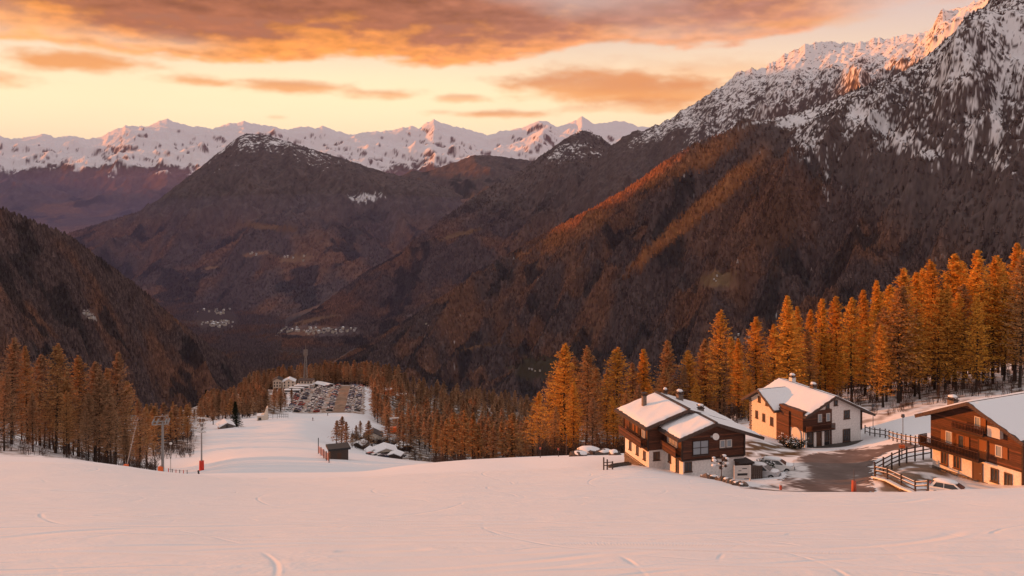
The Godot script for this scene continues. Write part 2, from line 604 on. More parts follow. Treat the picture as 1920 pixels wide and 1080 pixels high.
func snow_texture() -> ImageTexture: # relief of the piste: ski tracks over wind-packed snow; 128 m a side
	var s := 2048
	var per := s / 128.0
	var im := noise(41, 0.03, 5).get_seamless_image(s, s)
	im.convert(Image.FORMAT_L8)
	var fine := noise(42, 0.16, 3).get_seamless_image(s, s)
	fine.convert(Image.FORMAT_L8)
	var a := im.get_data()
	var b := fine.get_data()
	var h := PackedFloat32Array()
	h.resize(s * s)
	for i in h.size():
		h[i] = 0.40 + a[i] * 0.00030 + a[(i / s) * s + (i % s) / 5] * 0.00055 + b[i] * 0.00012
	rng.seed = 4
	var tracks := []
	# pairs of carved turns (x, depth, radius, from angle, sweep, width)
	for q in [[2.5, 37.5, 3.2, 2.5, -2.2, 0.22, 0.5], [9.5, 40.5, 4.0, 2.4, -2.3, 0.2, 0.8], [-8.0, 36.0, 9.0, 2.2, -1.0, 0.28, 0.4], [-13.0, 40.0, 12.0, 2.3, -1.1, 0.25, 0.4], [20.0, 44.0, 6.0, 2.9, -1.4, 0.2, 0.9], [27.0, 44.0, 5.0, 1.4, -1.5, 0.2, 0.7], [16.0, 39.0, 7.0, 1.9, -1.2, 0.2, 0.7], [33.0, 40.0, 10.0, 2.6, -0.9, 0.2, 0.7]]:
		tracks.append(q)
	for i in 330:
		tracks.append([rng.randf_range(-62, 62), rng.randf_range(18, 108), rng.randf_range(3, 26), rng.randf() * TAU, rng.randf_range(-1.6, 1.6), rng.randf_range(0.08, 0.2), rng.randf_range(0.12, 0.5)])
	for i in 520: # long shallow traverses
		var r := rng.randf_range(18, 90)
		var up := PI / 2 if rng.randf() < 0.5 else -PI / 2
		var x := rng.randf_range(-62, 62)
		var dd := rng.randf_range(18, 105)
		tracks.append([x, dd - sin(up) * r, r, up + rng.randf_range(-0.25, 0.25), rng.randf_range(4, 22) / r, rng.randf_range(0.12, 0.75), rng.randf_range(0.3, 1.0)])
	for q in tracks:
		var steps := int(absf(q[4]) * q[2] * per * 2.4) + 2
		var hw: float = q[5] * per
		var reach := int(hw * 2.4) + 2
		for k in steps:
			var u := float(k) / steps
			var ang: float = q[3] + q[4] * u
			var fade := sm(0.0, 0.15, u) * sm(1.0, 0.75, u)
			var dir := Vector2(cos(ang), sin(ang))
			var c: Vector2 = (Vector2(q[0] + 64.0, q[1] + 10.0) + dir * q[2]) * per
			for e2 in range(-reach * 2, reach * 2 + 1):
				var e := e2 * 0.5
				var p := c + dir * e
				var xi := int(p.x)
				var yi := int(p.y)
				if xi < 0 or yi < 0 or xi >= s or yi >= s:
					continue
				var r := absf(e) / hw
				var v := -0.20 * exp(-r * r * 2.2) + 0.11 * exp(-pow((e / hw - 1.25) * 2.2, 2.0))
				h[yi * s + xi] = lerpf(h[yi * s + xi], 0.5 + v * q[6], 0.26 * fade * clampf(exp(-r * r * 0.35), 0.0, 1.0))
	var d := PackedByteArray()
	d.resize(s * s)
	for i in d.size():
		d[i] = int(clampf(h[i], 0.0, 1.0) * 255.0)
	return ImageTexture.create_from_image(Image.create_from_data(s, s, false, Image.FORMAT_L8, d))


func build_ground() -> void:
	var rows := PackedFloat32Array()
	var d := -60.0
	while d < 2190.0:
		rows.append(d)
		if d < 20.0: d += 2.0
		elif d < 110.0: d += 0.5
		elif d < 250.0: d += 1.1
		elif d < 800.0: d += 3.0
		else: d += 20.0
	var nx := 440
	var cut := 0
	while rows[cut] < 110.0:
		cut += 1
	var tuft := noise(51, 0.09, 4)
	for half in 2:
		var j0 := 0 if half == 0 else cut
		var j1 := cut if half == 0 else rows.size() - 1
		var pos := PackedVector3Array()
		var cols := PackedColorArray()
		var uvs := PackedVector2Array()
		for j in range(j0, j1 + 1):
			var dd := rows[j]
			var w := maxf(70.0, 30.0 + dd * 0.85)
			for i in nx:
				var v := 2.0 * i / (nx - 1) - 1.0
				var x := w * v
				var y := ground(x, dd)
				pos.append(Vector3(x, y, -dd))
				uvs.append(Vector2((x + 64.0) / 128.0, (dd + 10.0) / 128.0))
				var c := Color(0.80, 0.825, 0.86)
				if dd > 88.0:
					var px := 960.0 + F * x / dd
					var n := tuft.get_noise_2d(x * 3.0, dd * 3.0)
					var wf := wood_floor(px, dd)
					var brown := 0.0
					if wf > 0.0:
						brown = wf * sm(-0.15, 0.3, n + (0.25 if dd > 250.0 else -0.12))
					# bare bank below the pale house, and the yard of the right-hand chalet
					var bank := sm(1385.0, 1400.0, px) * sm(1530.0, 1490.0, px) * sm(121.0, 124.0, dd) * sm(141.0, 136.0, dd)
					brown = maxf(brown, bank * sm(-0.3, 0.0, n))
					var yard := sm(1640.0, 1655.0, px) * sm(1790.0, 1770.0, px) * sm(86.0, 88.0, dd) * sm(107.0, 102.0, dd)
					brown = maxf(brown, yard * sm(-0.35, -0.1, n))
					c = c.lerp(Color(0.115, 0.075, 0.05).lerp(Color(0.17, 0.11, 0.065), 0.5 + n), brown)
					if dd > 760.0:
						c = c.lerp(Color(0.06, 0.035, 0.028), sm(760.0, 800.0, dd))
				cols.append(c)
		var m := grid_mesh(pos, nx, j1 - j0 + 1, cols, uvs)
		if half == 0:
			var sn := mat("piste_snow", Color.WHITE, 0.6)
			sn.vertex_color_use_as_albedo = true
			sn.heightmap_enabled = true
			sn.heightmap_texture = snow_texture()
			sn.heightmap_scale = 62.0
			struct("snow_slope", m, sn)
		else:
			struct("hillside", m, M.hillside)
	# the valley floor reaches the horizon
	var vp := PackedVector3Array()
	var vc := PackedColorArray()
	vn = noise(52, 0.0012, 5)
	var n2 := 160
	for j in n2:
		var dz := 300.0 + pow(j / (n2 - 1.0), 2.2) * 25000.0
		for i in n2:
			var x := (2.0 * i / (n2 - 1) - 1.0) * (3000.0 + dz * 0.65)
			vp.append(Vector3(x, FLOOR_Y + 18.0 * vn.get_noise_2d(x, dz), -dz))
			vc.append(Color(0.075, 0.056, 0.052).lerp(Color(0.11, 0.075, 0.058), sm(0.1, 0.5, vn.get_noise_2d(x * 2.0, dz * 2.0))))
	struct("valley_ground", grid_mesh(vp, n2, n2, vc), M.mountain)


# ---------------------------------------------------------------- mountains

func along(list: Array, px: float) -> Vector3:
	for i in list.size() - 1:
		if px <= list[i + 1].x or i == list.size() - 2:
			var t: float = clampf((px - list[i].x) / (list[i + 1].x - list[i].x), 0.0, 1.0)
			return list[i].lerp(list[i + 1], t)
	return list[0]


func v3(flat: Array) -> Array:
	var o := []
	for i in range(0, flat.size(), 3):
		o.append(Vector3(flat[i], flat[i + 1], flat[i + 2]))
	return o


# crest: px, py, depth ...; base: px, depth, height ...; both are only a way to write down where the real ridge runs
func mountain(called: String, crest: Array, base: Array, o: Dictionary) -> Dictionary:
	crest = v3(crest)
	base = v3(base)
	var nx: int = o.nx
	var ny: int = o.ny
	var back := 10
	var rid := noise(o.seed, 1.0 / o.wl, 5, FastNoiseLite.TYPE_SIMPLEX_SMOOTH, FastNoiseLite.FRACTAL_RIDGED)
	var det := noise(o.seed + 1, 6.0 / o.wl, 5)
	var jag := noise(o.seed + 2, 0.02, 4)
	var ca := cos(deg_to_rad(o.dir))
	var sa := sin(deg_to_rad(o.dir))
	var ribs := [] # spurs: from and to (px, share of the way down), height, half width
	for r in o.get("ribs", []):
		var ends := []
		for e in 2:
			var c := along(crest, r[2 * e])
			var d := lerpf(c.z, along(base, r[2 * e]).y, r[2 * e + 1])
			ends.append(Vector2((r[2 * e] - 960.0) / F * d, d))
		ribs.append([ends[0], ends[1], r[4], r[5]])
	var pos := PackedVector3Array()
	pos.resize(nx * (ny + back))
	var ts := PackedFloat32Array()
	for j in ny + back:
		var t := (j - back) / float(ny - 1)
		ts.append(pow(t, 1.15) if t > 0.0 else t * float(ny - 1) / back)
	for i in nx:
		var px := lerpf(o.px0, o.px1, i / (nx - 1.0))
		var c := along(crest, px)
		var b := along(base, px)
		var yc: float = (HZ - c.y) / F * c.z
		var teeth: float = o.jag * jag.get_noise_1d(px * 3.0)
		for j in ny + back:
			var t := ts[j]
			var d: float
			var y: float
			if t >= 0.0:
				d = lerpf(c.z, b.y, t)
				y = lerpf(yc, b.z, t * (1.0 + o.hollow * (1.0 - t)))
			else:
				d = c.z - t * absf(c.z - b.y) * o.get("back_run", 1.4)
				y = lerpf(yc, minf(b.z, FLOOR_Y), -t)
			var x := (px - 960.0) / F * d
			y += teeth * exp(-absf(t) * 14.0)
			var env := clampf(absf(t) * o.get("grip", 3.5), 0.0, 1.0) * sm(1.0, 0.5, t) * (1.0 if t > 0.0 else 0.3 * sm(-1.0, -0.7, t)) * clampf((yc - FLOOR_Y) / 350.0, 0.0, 1.0)
			var p: float = (x * ca - d * sa) / o.stretch
			var q := x * sa + d * ca
			y += env * (o.amp * (rid.get_noise_2d(p, q) - 0.1) + o.amp * 0.16 * det.get_noise_2d(x, d))
			for r in ribs:
				var k := Geometry2D.get_closest_point_to_segment(Vector2(x, d), r[0], r[1])
				var u: float = k.distance_to(r[0]) / r[0].distance_to(r[1])
				var e: float = k.distance_to(Vector2(x, d)) / r[3]
				y += r[2] * exp(-e * e) * sm(0.0, 0.2, u) * sm(1.0, 0.6, u) * clampf(absf(t) * 6.0, 0.0, 1.0)
			pos[j * nx + i] = Vector3(x, y, -d)
	var nrm := grid_normals(pos, nx, ny + back)
	var patch := noise(o.seed + 3, 1.0 / o.get("patch", 500.0), 4)
	var spec := noise(o.seed + 4, 1.0 / o.get("speck", 25.0), 3)
	var spec2 := noise(o.seed + 5, 0.3 / o.get("speck", 25.0), 3)
	var cols := PackedColorArray()
	cols.resize(pos.size())
	var wood := PackedFloat32Array()
	wood.resize(pos.size())
	for k in pos.size():
		var p := pos[k]
		var n := nrm[k]
		var a := patch.get_noise_2d(p.x, p.z)
		var s := 0.75 * spec.get_noise_3d(p.x, p.y, p.z) + 0.55 * spec2.get_noise_3d(p.x, p.y, p.z)
		var rust: float = sm(-0.15, 0.35, a + o.get("rust", 0.0)) 
		var c := Color(0.116, 0.089, 0.085).lerp(Color(0.20, 0.112, 0.076), rust)
		c = c.lerp(Color(0.045, 0.044, 0.044), sm(0.18, 0.32, patch.get_noise_2d(p.z * 1.3 + 900.0, p.x * 1.3)) * 0.85)
		for m in o.get("sunlit_belts", []): # belts of golden larch, sunlight on the spurs painted into their colour: px, py, half width, half height, slant
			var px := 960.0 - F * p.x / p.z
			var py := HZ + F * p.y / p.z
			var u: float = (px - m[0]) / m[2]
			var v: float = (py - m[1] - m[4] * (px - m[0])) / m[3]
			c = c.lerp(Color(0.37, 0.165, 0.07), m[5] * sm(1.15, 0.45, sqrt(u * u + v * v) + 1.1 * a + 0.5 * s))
		c *= 1.0 + 0.5 * s
		var hi: float = p.y + a * o.get("snow_wave", 200.0)
		if o.has("snow_x"):
			hi -= o.snow_x[2] * sm(o.snow_x[1], o.snow_x[0], p.x)
		var rocky := sm(o.snow0 - 350.0, o.snow0, hi)
		c = c.lerp(Color(0.125, 0.10, 0.095) * (1.0 + 0.6 * s), rocky * 0.9)
		var sn := sm(o.snow0, o.snow1, hi)
		var steep: float = sm(o.get("rock0", 0.55), o.get("rock1", 0.80), n.y)
		var drift := 0.0
		for m in o.get("drifts", []): # gullies and ledges that hold more snow
			var u: float = (960.0 - F * p.x / p.z - m[0]) / m[2]
			var v: float = (HZ + F * p.y / p.z - m[1] - m[4] * u * m[2]) / m[3]
			drift = maxf(drift, m[5] * sm(1.5, 0.3, sqrt(u * u + v * v)))
		var cover := sm(0.5, 0.62, drift + sn * o.get("snow_most", 1.0) * lerpf(o.get("steep_keeps", 0.5), 1.0, steep) + o.get("snow_top", 0.0) * sm(450.0, 800.0, p.y) + o.get("grain", 0.33) * s + 0.12 * a)
		c = c.lerp(Color(0.80, 0.79, 0.81), cover)
		for m in o.get("marks", []): # clearings and scree: px, py, half width, half height, colour
			var px := 960.0 - F * p.x / p.z
			var py := HZ + F * p.y / p.z
			var u: float = (px - m[0]) / m[2]
			var v: float = (py - m[1] - m[4] * (px - m[0])) / m[3]
			var w: float = sm(1.1, 0.7, sqrt(u * u + v * v) - (m[6] if m.size() > 6 else 0.7) * s)
			c = c.lerp(m[5], w)
			cover = maxf(cover, w)
		c.a = 1.0
		cols[k] = c
		wood[k] = (1.0 - cover) * (1.0 - rocky * 0.85)
	struct(called, grid_mesh(pos, nx, ny + back, cols, PackedVector2Array(), nrm), M.mountain)
	return {"pos": pos, "cols": cols, "wood": wood, "nx": nx, "ny": ny + back, "px0": o.px0, "px1": o.px1, "back": back}


func on_mountain(r: Dictionary, px: float, py: float) -> Vector3:
	var i := clampi(int((px - r.px0) / (r.px1 - r.px0) * (r.nx - 1)), 0, r.nx - 1)
	for j in range(r.back, r.ny):
		var p: Vector3 = r.pos[j * r.nx + i]
		if HZ + F * p.y / p.z >= py and p.y > FLOOR_Y - 5.0:
			return p
		if HZ + F * p.y / p.z >= py:
			break
	var d := -FLOOR_Y * F / (py - HZ)
	return Vector3((px - 960.0) / F * d, FLOOR_Y + 4.0, -d)


func far_tree_mesh(sd: int) -> ArrayMesh:
	var b := MB.new()
	rng.seed = sd
	var tiers := 3
	for k in tiers:
		var y0 := 0.08 + 0.28 * k
		var y1 := minf(y0 + 0.46, 1.0)
		var r := 0.36 * (1.0 - 0.27 * k)
		for i in 5:
			var a := TAU * (i + 0.4 * k) / 5.0
			var e := TAU * (i + 1 + 0.4 * k) / 5.0
			b.tri(Vector3(cos(a) * r * rng.randf_range(0.7, 1.2), y0, sin(a) * r), Vector3(0, y1, 0), Vector3(cos(e) * r, y0 + rng.randf_range(-0.05, 0.05), sin(e) * r * rng.randf_range(0.7, 1.2)))
	return b.done()


func wood_on(r: Dictionary, called: String, count: int, size: float, sd: int, clear := []) -> void: # clear: px, px, py, py of the villages
	rng.seed = sd
	var spots: Array[Transform3D] = []
	var tint := PackedColorArray()
	var pos: PackedVector3Array = r.pos
	var wood: PackedFloat32Array = r.wood
	var cols: PackedColorArray = r.cols
	var nx: int = r.nx
	var tries := 0
	while spots.size() < count and tries < count * 6:
		tries += 1
		var i := rng.randi_range(0, nx - 2)
		var j := rng.randi_range(r.back, r.ny - 2)
		var k := j * nx + i
		if rng.randf() > wood[k] or pos[k].y < FLOOR_Y:
			continue
		var p := pos[k].lerp(pos[k + 1], rng.randf()).lerp(pos[k + nx], rng.randf())
		var px := 960.0 - F * p.x / p.z
		if px < -150.0 or px > 2070.0:
			continue
		var py := HZ + F * p.y / p.z
		if clear.any(func(q): return pow((2.0 * px - q[0] - q[1]) / (q[1] - q[0]), 2.0) + pow((2.0 * py - q[2] - q[3]) / (q[3] - q[2]), 2.0) < rng.randf_range(0.7, 1.3)):
			continue
		var h := size * rng.randf_range(0.6, 1.25)
		spots.append(Transform3D(Basis(Vector3.UP, rng.randf() * TAU).scaled(Vector3(h, h, h)), p - Vector3(0, 1, 0)))
		var c := cols[k]
		var v := rng.randf_range(0.55, 1.45)
		tint.append(Color(c.r * v * 1.05, c.g * v, c.b * v * 0.95))
	scatter(called, far_tree_mesh(sd), M.far_tree, spots, tint)


func scatter(called: String, mesh: Mesh, m: Material, spots: Array[Transform3D], tint := PackedColorArray()) -> MultiMeshInstance3D:
	var mm := MultiMesh.new()
	mm.transform_format = MultiMesh.TRANSFORM_3D
	mm.use_colors = tint.size() > 0
	mm.mesh = mesh
	mm.instance_count = spots.size()
	for i in spots.size():
		mm.set_instance_transform(i, spots[i])
		if tint.size():
			mm.set_instance_color(i, tint[i])
	var o := MultiMeshInstance3D.new()
	o.name = numbered(called)
	o.multimesh = mm
	if m:
		o.material_override = m
	o.set_meta("kind", "stuff")
	add_child(o, true)
	return o


var far_range := {}
var pyramid := {}
var spur := {}
var upper := {}
var flank := {}
var left_slope := {}


func build_mountains() -> void:
	var pale := Color(0.62, 0.56, 0.52)
	var tan_ := Color(0.17, 0.10, 0.06)
	far_range = mountain("snowy_range", [-120, 268, 24000, 0, 254, 24000, 22, 262, 24000, 50, 257, 24000, 85, 251, 24000, 105, 258, 24000, 130, 254, 24000, 165, 260, 24000, 190, 257, 24000, 215, 243, 24000, 235, 236, 24000, 265, 237, 24000, 285, 234, 24000, 300, 226, 24000, 316, 223, 24000, 330, 230, 24000, 360, 236, 24000, 400, 242, 24000, 420, 234, 24000, 440, 231, 24000, 458, 227, 24000, 480, 233, 24000, 515, 237, 24000, 530, 242, 24000, 555, 240, 24000, 570, 237, 24000, 590, 240, 24000, 605, 237, 24000, 625, 244, 24000, 645, 250, 24000, 670, 252, 24000, 690, 246, 24000, 720, 246, 24000, 745, 242, 24000, 770, 236, 24000, 785, 241, 24000, 800, 231, 24000, 814, 223, 24000, 830, 232, 24000, 860, 238, 24000, 890, 247, 24000, 915, 254, 24000, 940, 245, 24000, 960, 243, 24000, 985, 238, 24000, 1005, 228, 24000, 1018, 225, 24000, 1030, 230, 24000, 1045, 238, 24000, 1065, 232, 24000, 1080, 226, 24000, 1092, 217, 24000, 1105, 226, 24000, 1115, 234, 24000, 1135, 230, 24000, 1165, 226, 24000, 1185, 232, 24000, 1200, 238, 24000, 1300, 244, 24000],
		[-120, 14500, -905, 1300, 14500, -905], {"px0": -120.0, "px1": 1260.0, "nx": 760, "ny": 190, "seed": 101, "wl": 2600.0, "amp": 480.0, "dir": 12.0, "stretch": 1.9, "jag": 45.0, "hollow": 0.25, "snow0": -40.0, "snow1": 520.0, "snow_wave": 350.0, "patch": 1500.0, "speck": 90.0, "rock0": 0.52, "rock1": 0.80, "steep_keeps": 0.50, "grain": 0.30, "grip": 5.0})
	var hump := mountain("wooded_ridge", [640, 380, 9900, 720, 345, 9900, 770, 321, 9900, 800, 322, 9900, 850, 305, 9900, 890, 290, 9900, 930, 292, 9900, 965, 297, 9900, 1010, 303, 9900, 1120, 320, 9900], [640, 8400, -400, 1120, 8400, -400],
		{"px0": 640.0, "px1": 1120.0, "nx": 240, "ny": 60, "seed": 121, "wl": 900.0, "amp": 130.0, "dir": 20.0, "stretch": 1.7, "jag": 14.0, "hollow": 0.2, "snow0": 250.0, "snow1": 1100.0, "rust": -0.1})
	pyramid = mountain("pointed_mountain", [-60, 520, 8000, 60, 470, 8200, 130, 437, 8500, 200, 415, 8600, 260, 398, 8700, 300, 372, 8800, 340, 341, 8800, 380, 310, 8900, 420, 278, 9000, 445, 258, 9000, 460, 250, 9000, 480, 252, 9000, 505, 254, 9000, 530, 262, 9000, 560, 272, 9000, 600, 284, 9000, 640, 296, 9050, 680, 310, 9100, 720, 322, 9150, 760, 332, 9200, 820, 345, 9300, 900, 360, 9300, 1000, 390, 9300],
		[-60, 7000, -905, 130, 6800, -905, 400, 6500, -905, 500, 5900, -905, 1000, 5700, -905], {"px0": -60.0, "px1": 1000.0, "nx": 620, "ny": 250, "seed": 131, "wl": 1500.0, "amp": 330.0, "dir": -75.0, "stretch": 1.8, "jag": 10.0, "hollow": 0.12, "snow0": -150.0, "snow1": 480.0, "snow_most": 0.50, "grain": 0.5, "snow_wave": 160.0, "patch": 700.0, "speck": 38.0, "rust": 0.0,
		"marks": [[685, 371, 20, 7, 0.0, Color(0.76, 0.75, 0.77), 2.2], [480, 476, 26, 4, -0.15, tan_ * 1.6], [555, 484, 32, 8, -0.2, tan_ * 1.4], [395, 502, 16, 3, -0.1, tan_ * 1.5], [500, 425, 60, 7, 0.1, tan_], [390, 605, 60, 14, 0.0, tan_]]})
	spur = mountain("long_spur", [500, 655, 4930, 520, 632, 5200, 540, 609, 5500, 600, 577, 5700, 640, 545, 5850, 677, 517, 6000, 737, 484, 6200, 790, 442, 6400, 827, 412, 6500, 850, 397, 6600, 880, 375, 6700, 920, 350, 6800, 960, 330, 6900, 1010, 295, 7000, 1040, 274, 7050, 1060, 260, 7100, 1080, 250, 7150, 1095, 244, 7200, 1110, 250, 7200, 1125, 256, 7200, 1145, 271, 7200, 1250, 310, 7000],
		[500, 4700, -905, 700, 4900, -905, 900, 4900, -905, 1100, 4700, -905, 1250, 4600, -905], {"px0": 510.0, "px1": 1250.0, "nx": 520, "ny": 240, "seed": 141, "wl": 1000.0, "amp": 230.0, "dir": -38.0, "stretch": 2.0, "jag": 10.0, "hollow": 0.05, "snow0": -60.0, "snow1": 560.0, "snow_most": 0.66, "grain": 0.5, "patch": 550.0, "speck": 30.0, "rust": 0.02,
		"marks": [[860, 440, 45, 6, -0.25, tan_ * 1.1], [655, 528, 30, 4, -0.6, tan_], [590, 600, 50, 5, -0.2, tan_]]})
	upper = mountain("snowy_shoulder", [985, 480, 6000, 1030, 440, 6000, 1060, 392, 6000, 1090, 345, 6000, 1120, 302, 6000, 1150, 271, 6000, 1180, 250, 6000, 1215, 241, 6000, 1240, 231, 6000, 1270, 213, 5950, 1300, 195, 5950, 1330, 175, 5900, 1360, 157, 5900, 1385, 135, 5900, 1410, 130, 5850, 1435, 126, 5850, 1450, 115, 5850, 1480, 97, 5850, 1510, 85, 5800, 1550, 77, 5800, 1580, 81, 5800, 1600, 80, 5750, 1640, 73, 5700, 1690, 67, 5600, 1735, 62, 5500, 1770, 40, 5300, 1800, 20, 5100, 1830, 2, 5000, 1860, -20, 4900, 1920, -70, 4700, 2150, -190, 4500],
		[985, 5200, -600, 1300, 4700, -420, 1500, 4450, -120, 1700, 4050, 150, 1800, 3900, 330, 1920, 3700, 500, 2150, 3600, 600], {"px0": 985.0, "px1": 2150.0, "nx": 720, "ny": 230, "seed": 151, "wl": 800.0, "amp": 260.0, "dir": -42.0, "stretch": 2.0, "jag": 22.0, "hollow": 0.1, "snow0": -200.0, "snow1": 300.0, "snow_most": 0.56, "grip": 2.0, "ribs": [[1885, 0.0, 1640, 0.42, 90.0, 190.0]], "snow_x": [600.0, 1500.0, 250.0], "patch": 420.0, "marks": [[1800, 52, 88, 24, -0.80, Color(0.80, 0.79, 0.80)]], "speck": 15.0, "rock0": 0.4, "rock1": 0.75, "steep_keeps": 0.6, "grain": 0.68, "snow_top": 0.24, "rust": -0.05})
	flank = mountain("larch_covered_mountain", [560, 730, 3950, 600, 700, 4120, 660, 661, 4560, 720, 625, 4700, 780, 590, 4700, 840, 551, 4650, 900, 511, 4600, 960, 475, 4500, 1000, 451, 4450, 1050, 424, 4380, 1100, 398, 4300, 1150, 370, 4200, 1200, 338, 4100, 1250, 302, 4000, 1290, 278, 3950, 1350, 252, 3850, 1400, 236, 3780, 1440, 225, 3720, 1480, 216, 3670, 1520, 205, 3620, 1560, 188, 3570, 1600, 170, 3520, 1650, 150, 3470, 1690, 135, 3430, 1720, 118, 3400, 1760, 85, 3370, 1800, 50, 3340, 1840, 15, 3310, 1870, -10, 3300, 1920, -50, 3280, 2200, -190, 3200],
		[560, 3500, -905, 700, 3400, -905, 1000, 2600, -905, 1300, 2050, -905, 1600, 1700, -800, 1900, 1450, -680, 2200, 1350, -600], {"px0": 560.0, "px1": 2200.0, "nx": 900, "ny": 300, "seed": 161, "wl": 820.0, "amp": 270.0, "dir": -50.0, "stretch": 2.4, "jag": 6.0, "hollow": 0.10, "snow0": -190.0, "snow1": 380.0, "snow_most": 0.49, "snow_x": [900.0, 1300.0, 500.0], "snow_wave": 150.0, "patch": 330.0, "speck": 13.0, "rock0": 0.3, "rock1": 0.6, "steep_keeps": 0.75, "grain": 0.75, "snow_top": 0.05, "back_run": 0.2, "drifts": [[1512, 255, 34, 52, 0.0, 0.5], [1545, 330, 16, 70, 0.0, 0.34], [1580, 395, 10, 60, 0.0, 0.30], [1715, 278, 90, 18, 0.28, 0.36], [1660, 240, 70, 20, 0.5, 0.34], [1820, 240, 13, 70, 0.0, 0.34], [1868, 220, 12, 75, 0.0, 0.34], [1800, 105, 90, 40, -0.5, 0.16], [1890, 90, 60, 75, 0.0, 0.2], [1870, 305, 50, 16, 0.5, 0.3]], "rust": 0.0, "ribs": [[1445, 0.0, 1190, 0.50, 85.0, 150.0], [1400, 0.10, 1060, 0.75, 60.0, 130.0], [1560, 0.02, 1330, 0.6, 75.0, 150.0], [1720, 0.0, 1500, 0.55, 90.0, 170.0], [1850, 0.05, 1640, 0.6, 80.0, 160.0]], "sunlit_belts": [[1250, 318, 230, 28, -0.52, 1.0], [1360, 350, 150, 17, -0.85, 1.0], [1440, 290, 40, 50, -0.3, 0.5], [1420, 420, 110, 80, -0.4, 0.25], [1080, 430, 90, 30, -0.5, 0.7]],
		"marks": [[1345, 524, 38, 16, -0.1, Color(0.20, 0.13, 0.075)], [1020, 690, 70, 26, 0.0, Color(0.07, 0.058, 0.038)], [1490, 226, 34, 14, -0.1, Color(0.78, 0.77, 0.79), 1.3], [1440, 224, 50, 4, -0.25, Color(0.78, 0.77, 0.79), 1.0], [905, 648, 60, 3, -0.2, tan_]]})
	left_slope = mountain("dark_wooded_slope", [-1500, -150, 2700, -900, 40, 2600, -500, 180, 2450, -200, 305, 2400, 0, 393, 2480, 60, 416, 2570, 130, 446, 2700, 200, 497, 2830, 260, 541, 2950, 310, 586, 3060, 360, 626, 3150, 400, 655, 3220, 440, 682, 3300, 470, 702, 3350, 520, 750, 3400, 580, 790, 3400],
		[-1500, 1500, -450, -300, 1500, -600, 0, 1700, -720, 300, 2300, -860, 580, 3000, -905], {"px0": -1500.0, "px1": 580.0, "nx": 640, "ny": 190, "seed": 171, "wl": 620.0, "amp": 130.0, "dir": 38.0, "stretch": 2.4, "jag": 5.0, "hollow": 0.0, "snow0": 600.0, "snow1": 1500.0, "patch": 330.0, "speck": 16.0, "back_run": 0.4, "rust": -0.12, "marks": [[168, 591, 17, 5, 0.7, pale * 0.8]]})
	wood_on(flank, "larch_forest", 90000, 13.0, 3, [[950, 1045, 683, 705], [1312, 1385, 508, 546], [1355, 1425, 626, 650]])
	wood_on(left_slope, "dark_forest", 46000, 13.0, 4, [[150, 190, 578, 606]])
	wood_on(spur, "spur_forest", 42000, 14.0, 5, [[508, 676, 609, 634]])
	wood_on(pyramid, "mountain_forest", 46000, 14.0, 6, [[455, 505, 468, 484], [525, 588, 476, 494], [662, 708, 362, 380]])
	# unseen range added on the sunset side, its crest shaped to shade the valley
	var pos := PackedVector3Array()
	var nx := 90
	var ny := 320
	var n := noise(181, 0.0008, 5, FastNoiseLite.TYPE_SIMPLEX_SMOOTH, FastNoiseLite.FRACTAL_RIDGED)
	var cols := PackedColorArray()
	var prof := v3([-4000, 300, 0, 1000, 305, 0, 1200, 309, 0, 1400, 290, 0, 1650, 255, 0, 2500, 400, 0, 4300, 1000, 0, 5000, 1700, 0, 5780, 1850, 0, 5960, 800, 0, 6150, 690, 0, 6600, 640, 0, 7400, 1300, 0, 8200, 1980, 0, 9000, 2000, 0, 10300, 1760, 0, 11500, 1620, 0, 14000, 1300, 0, 20000, 900, 0])
	for j in ny:
		var d := -4000.0 + 24000.0 * j / (ny - 1.0)
		var cx := -2600.0 - 0.80 * maxf(d, 0.0)
		var top := along(prof, d).y
		for i in nx:
			var u := 2.0 * i / (nx - 1) - 1.0
			var x := cx + u * 1900.0 * (1.0 + maxf(d, 0.0) / 9000.0)
			var y := lerpf(top, FLOOR_Y - 20.0, pow(absf(u), 0.9)) + 160.0 * n.get_noise_2d(x, d) * absf(u)
			pos.append(Vector3(x, y, -d))
			cols.append(Color(0.06, 0.037, 0.031).lerp(Color(0.78, 0.77, 0.78), sm(500.0, 900.0, y)))
	struct("added_shade_ridge", grid_mesh(pos, nx, ny, cols), M.mountain)
	# woods on the valley floor
	rng.seed = 8
	var spots: Array[Transform3D] = []
	var tint := PackedColorArray()
	for k in 44000:
		var d := rng.randf_range(3300, 6600)
		var x := (rng.randf_range(280, 860) - 960.0) / F * d
		var px := 960.0 + F * x / d
		if pow((px - 405.0) / 44.0, 2.0) + pow((d - 5800.0) / 480.0, 2.0) < rng.randf_range(0.6, 1.3):
			continue
		var h := rng.randf_range(9, 18)
		spots.append(Transform3D(Basis(Vector3.UP, rng.randf() * TAU).scaled(Vector3(h, h, h)), Vector3(x, FLOOR_Y - 2.0, -d)))
		var v := rng.randf_range(0.6, 1.4)
		tint.append(Color(0.115 * v, 0.086 * v, 0.080 * v).lerp(Color(0.16 * v, 0.09 * v, 0.06 * v), sm(-0.1, 0.4, vn.get_noise_2d(x * 2.0, d * 2.0))))
	scatter("valley_forest", far_tree_mesh(9), M.far_tree, spots, tint)
	# evening haze lying in the valley and before the far range
	var haze := FogMaterial.new()
	haze.resource_name = "valley_haze"
	haze.albedo = Color(0.72, 0.66, 0.88)
	haze.density = 0.000035
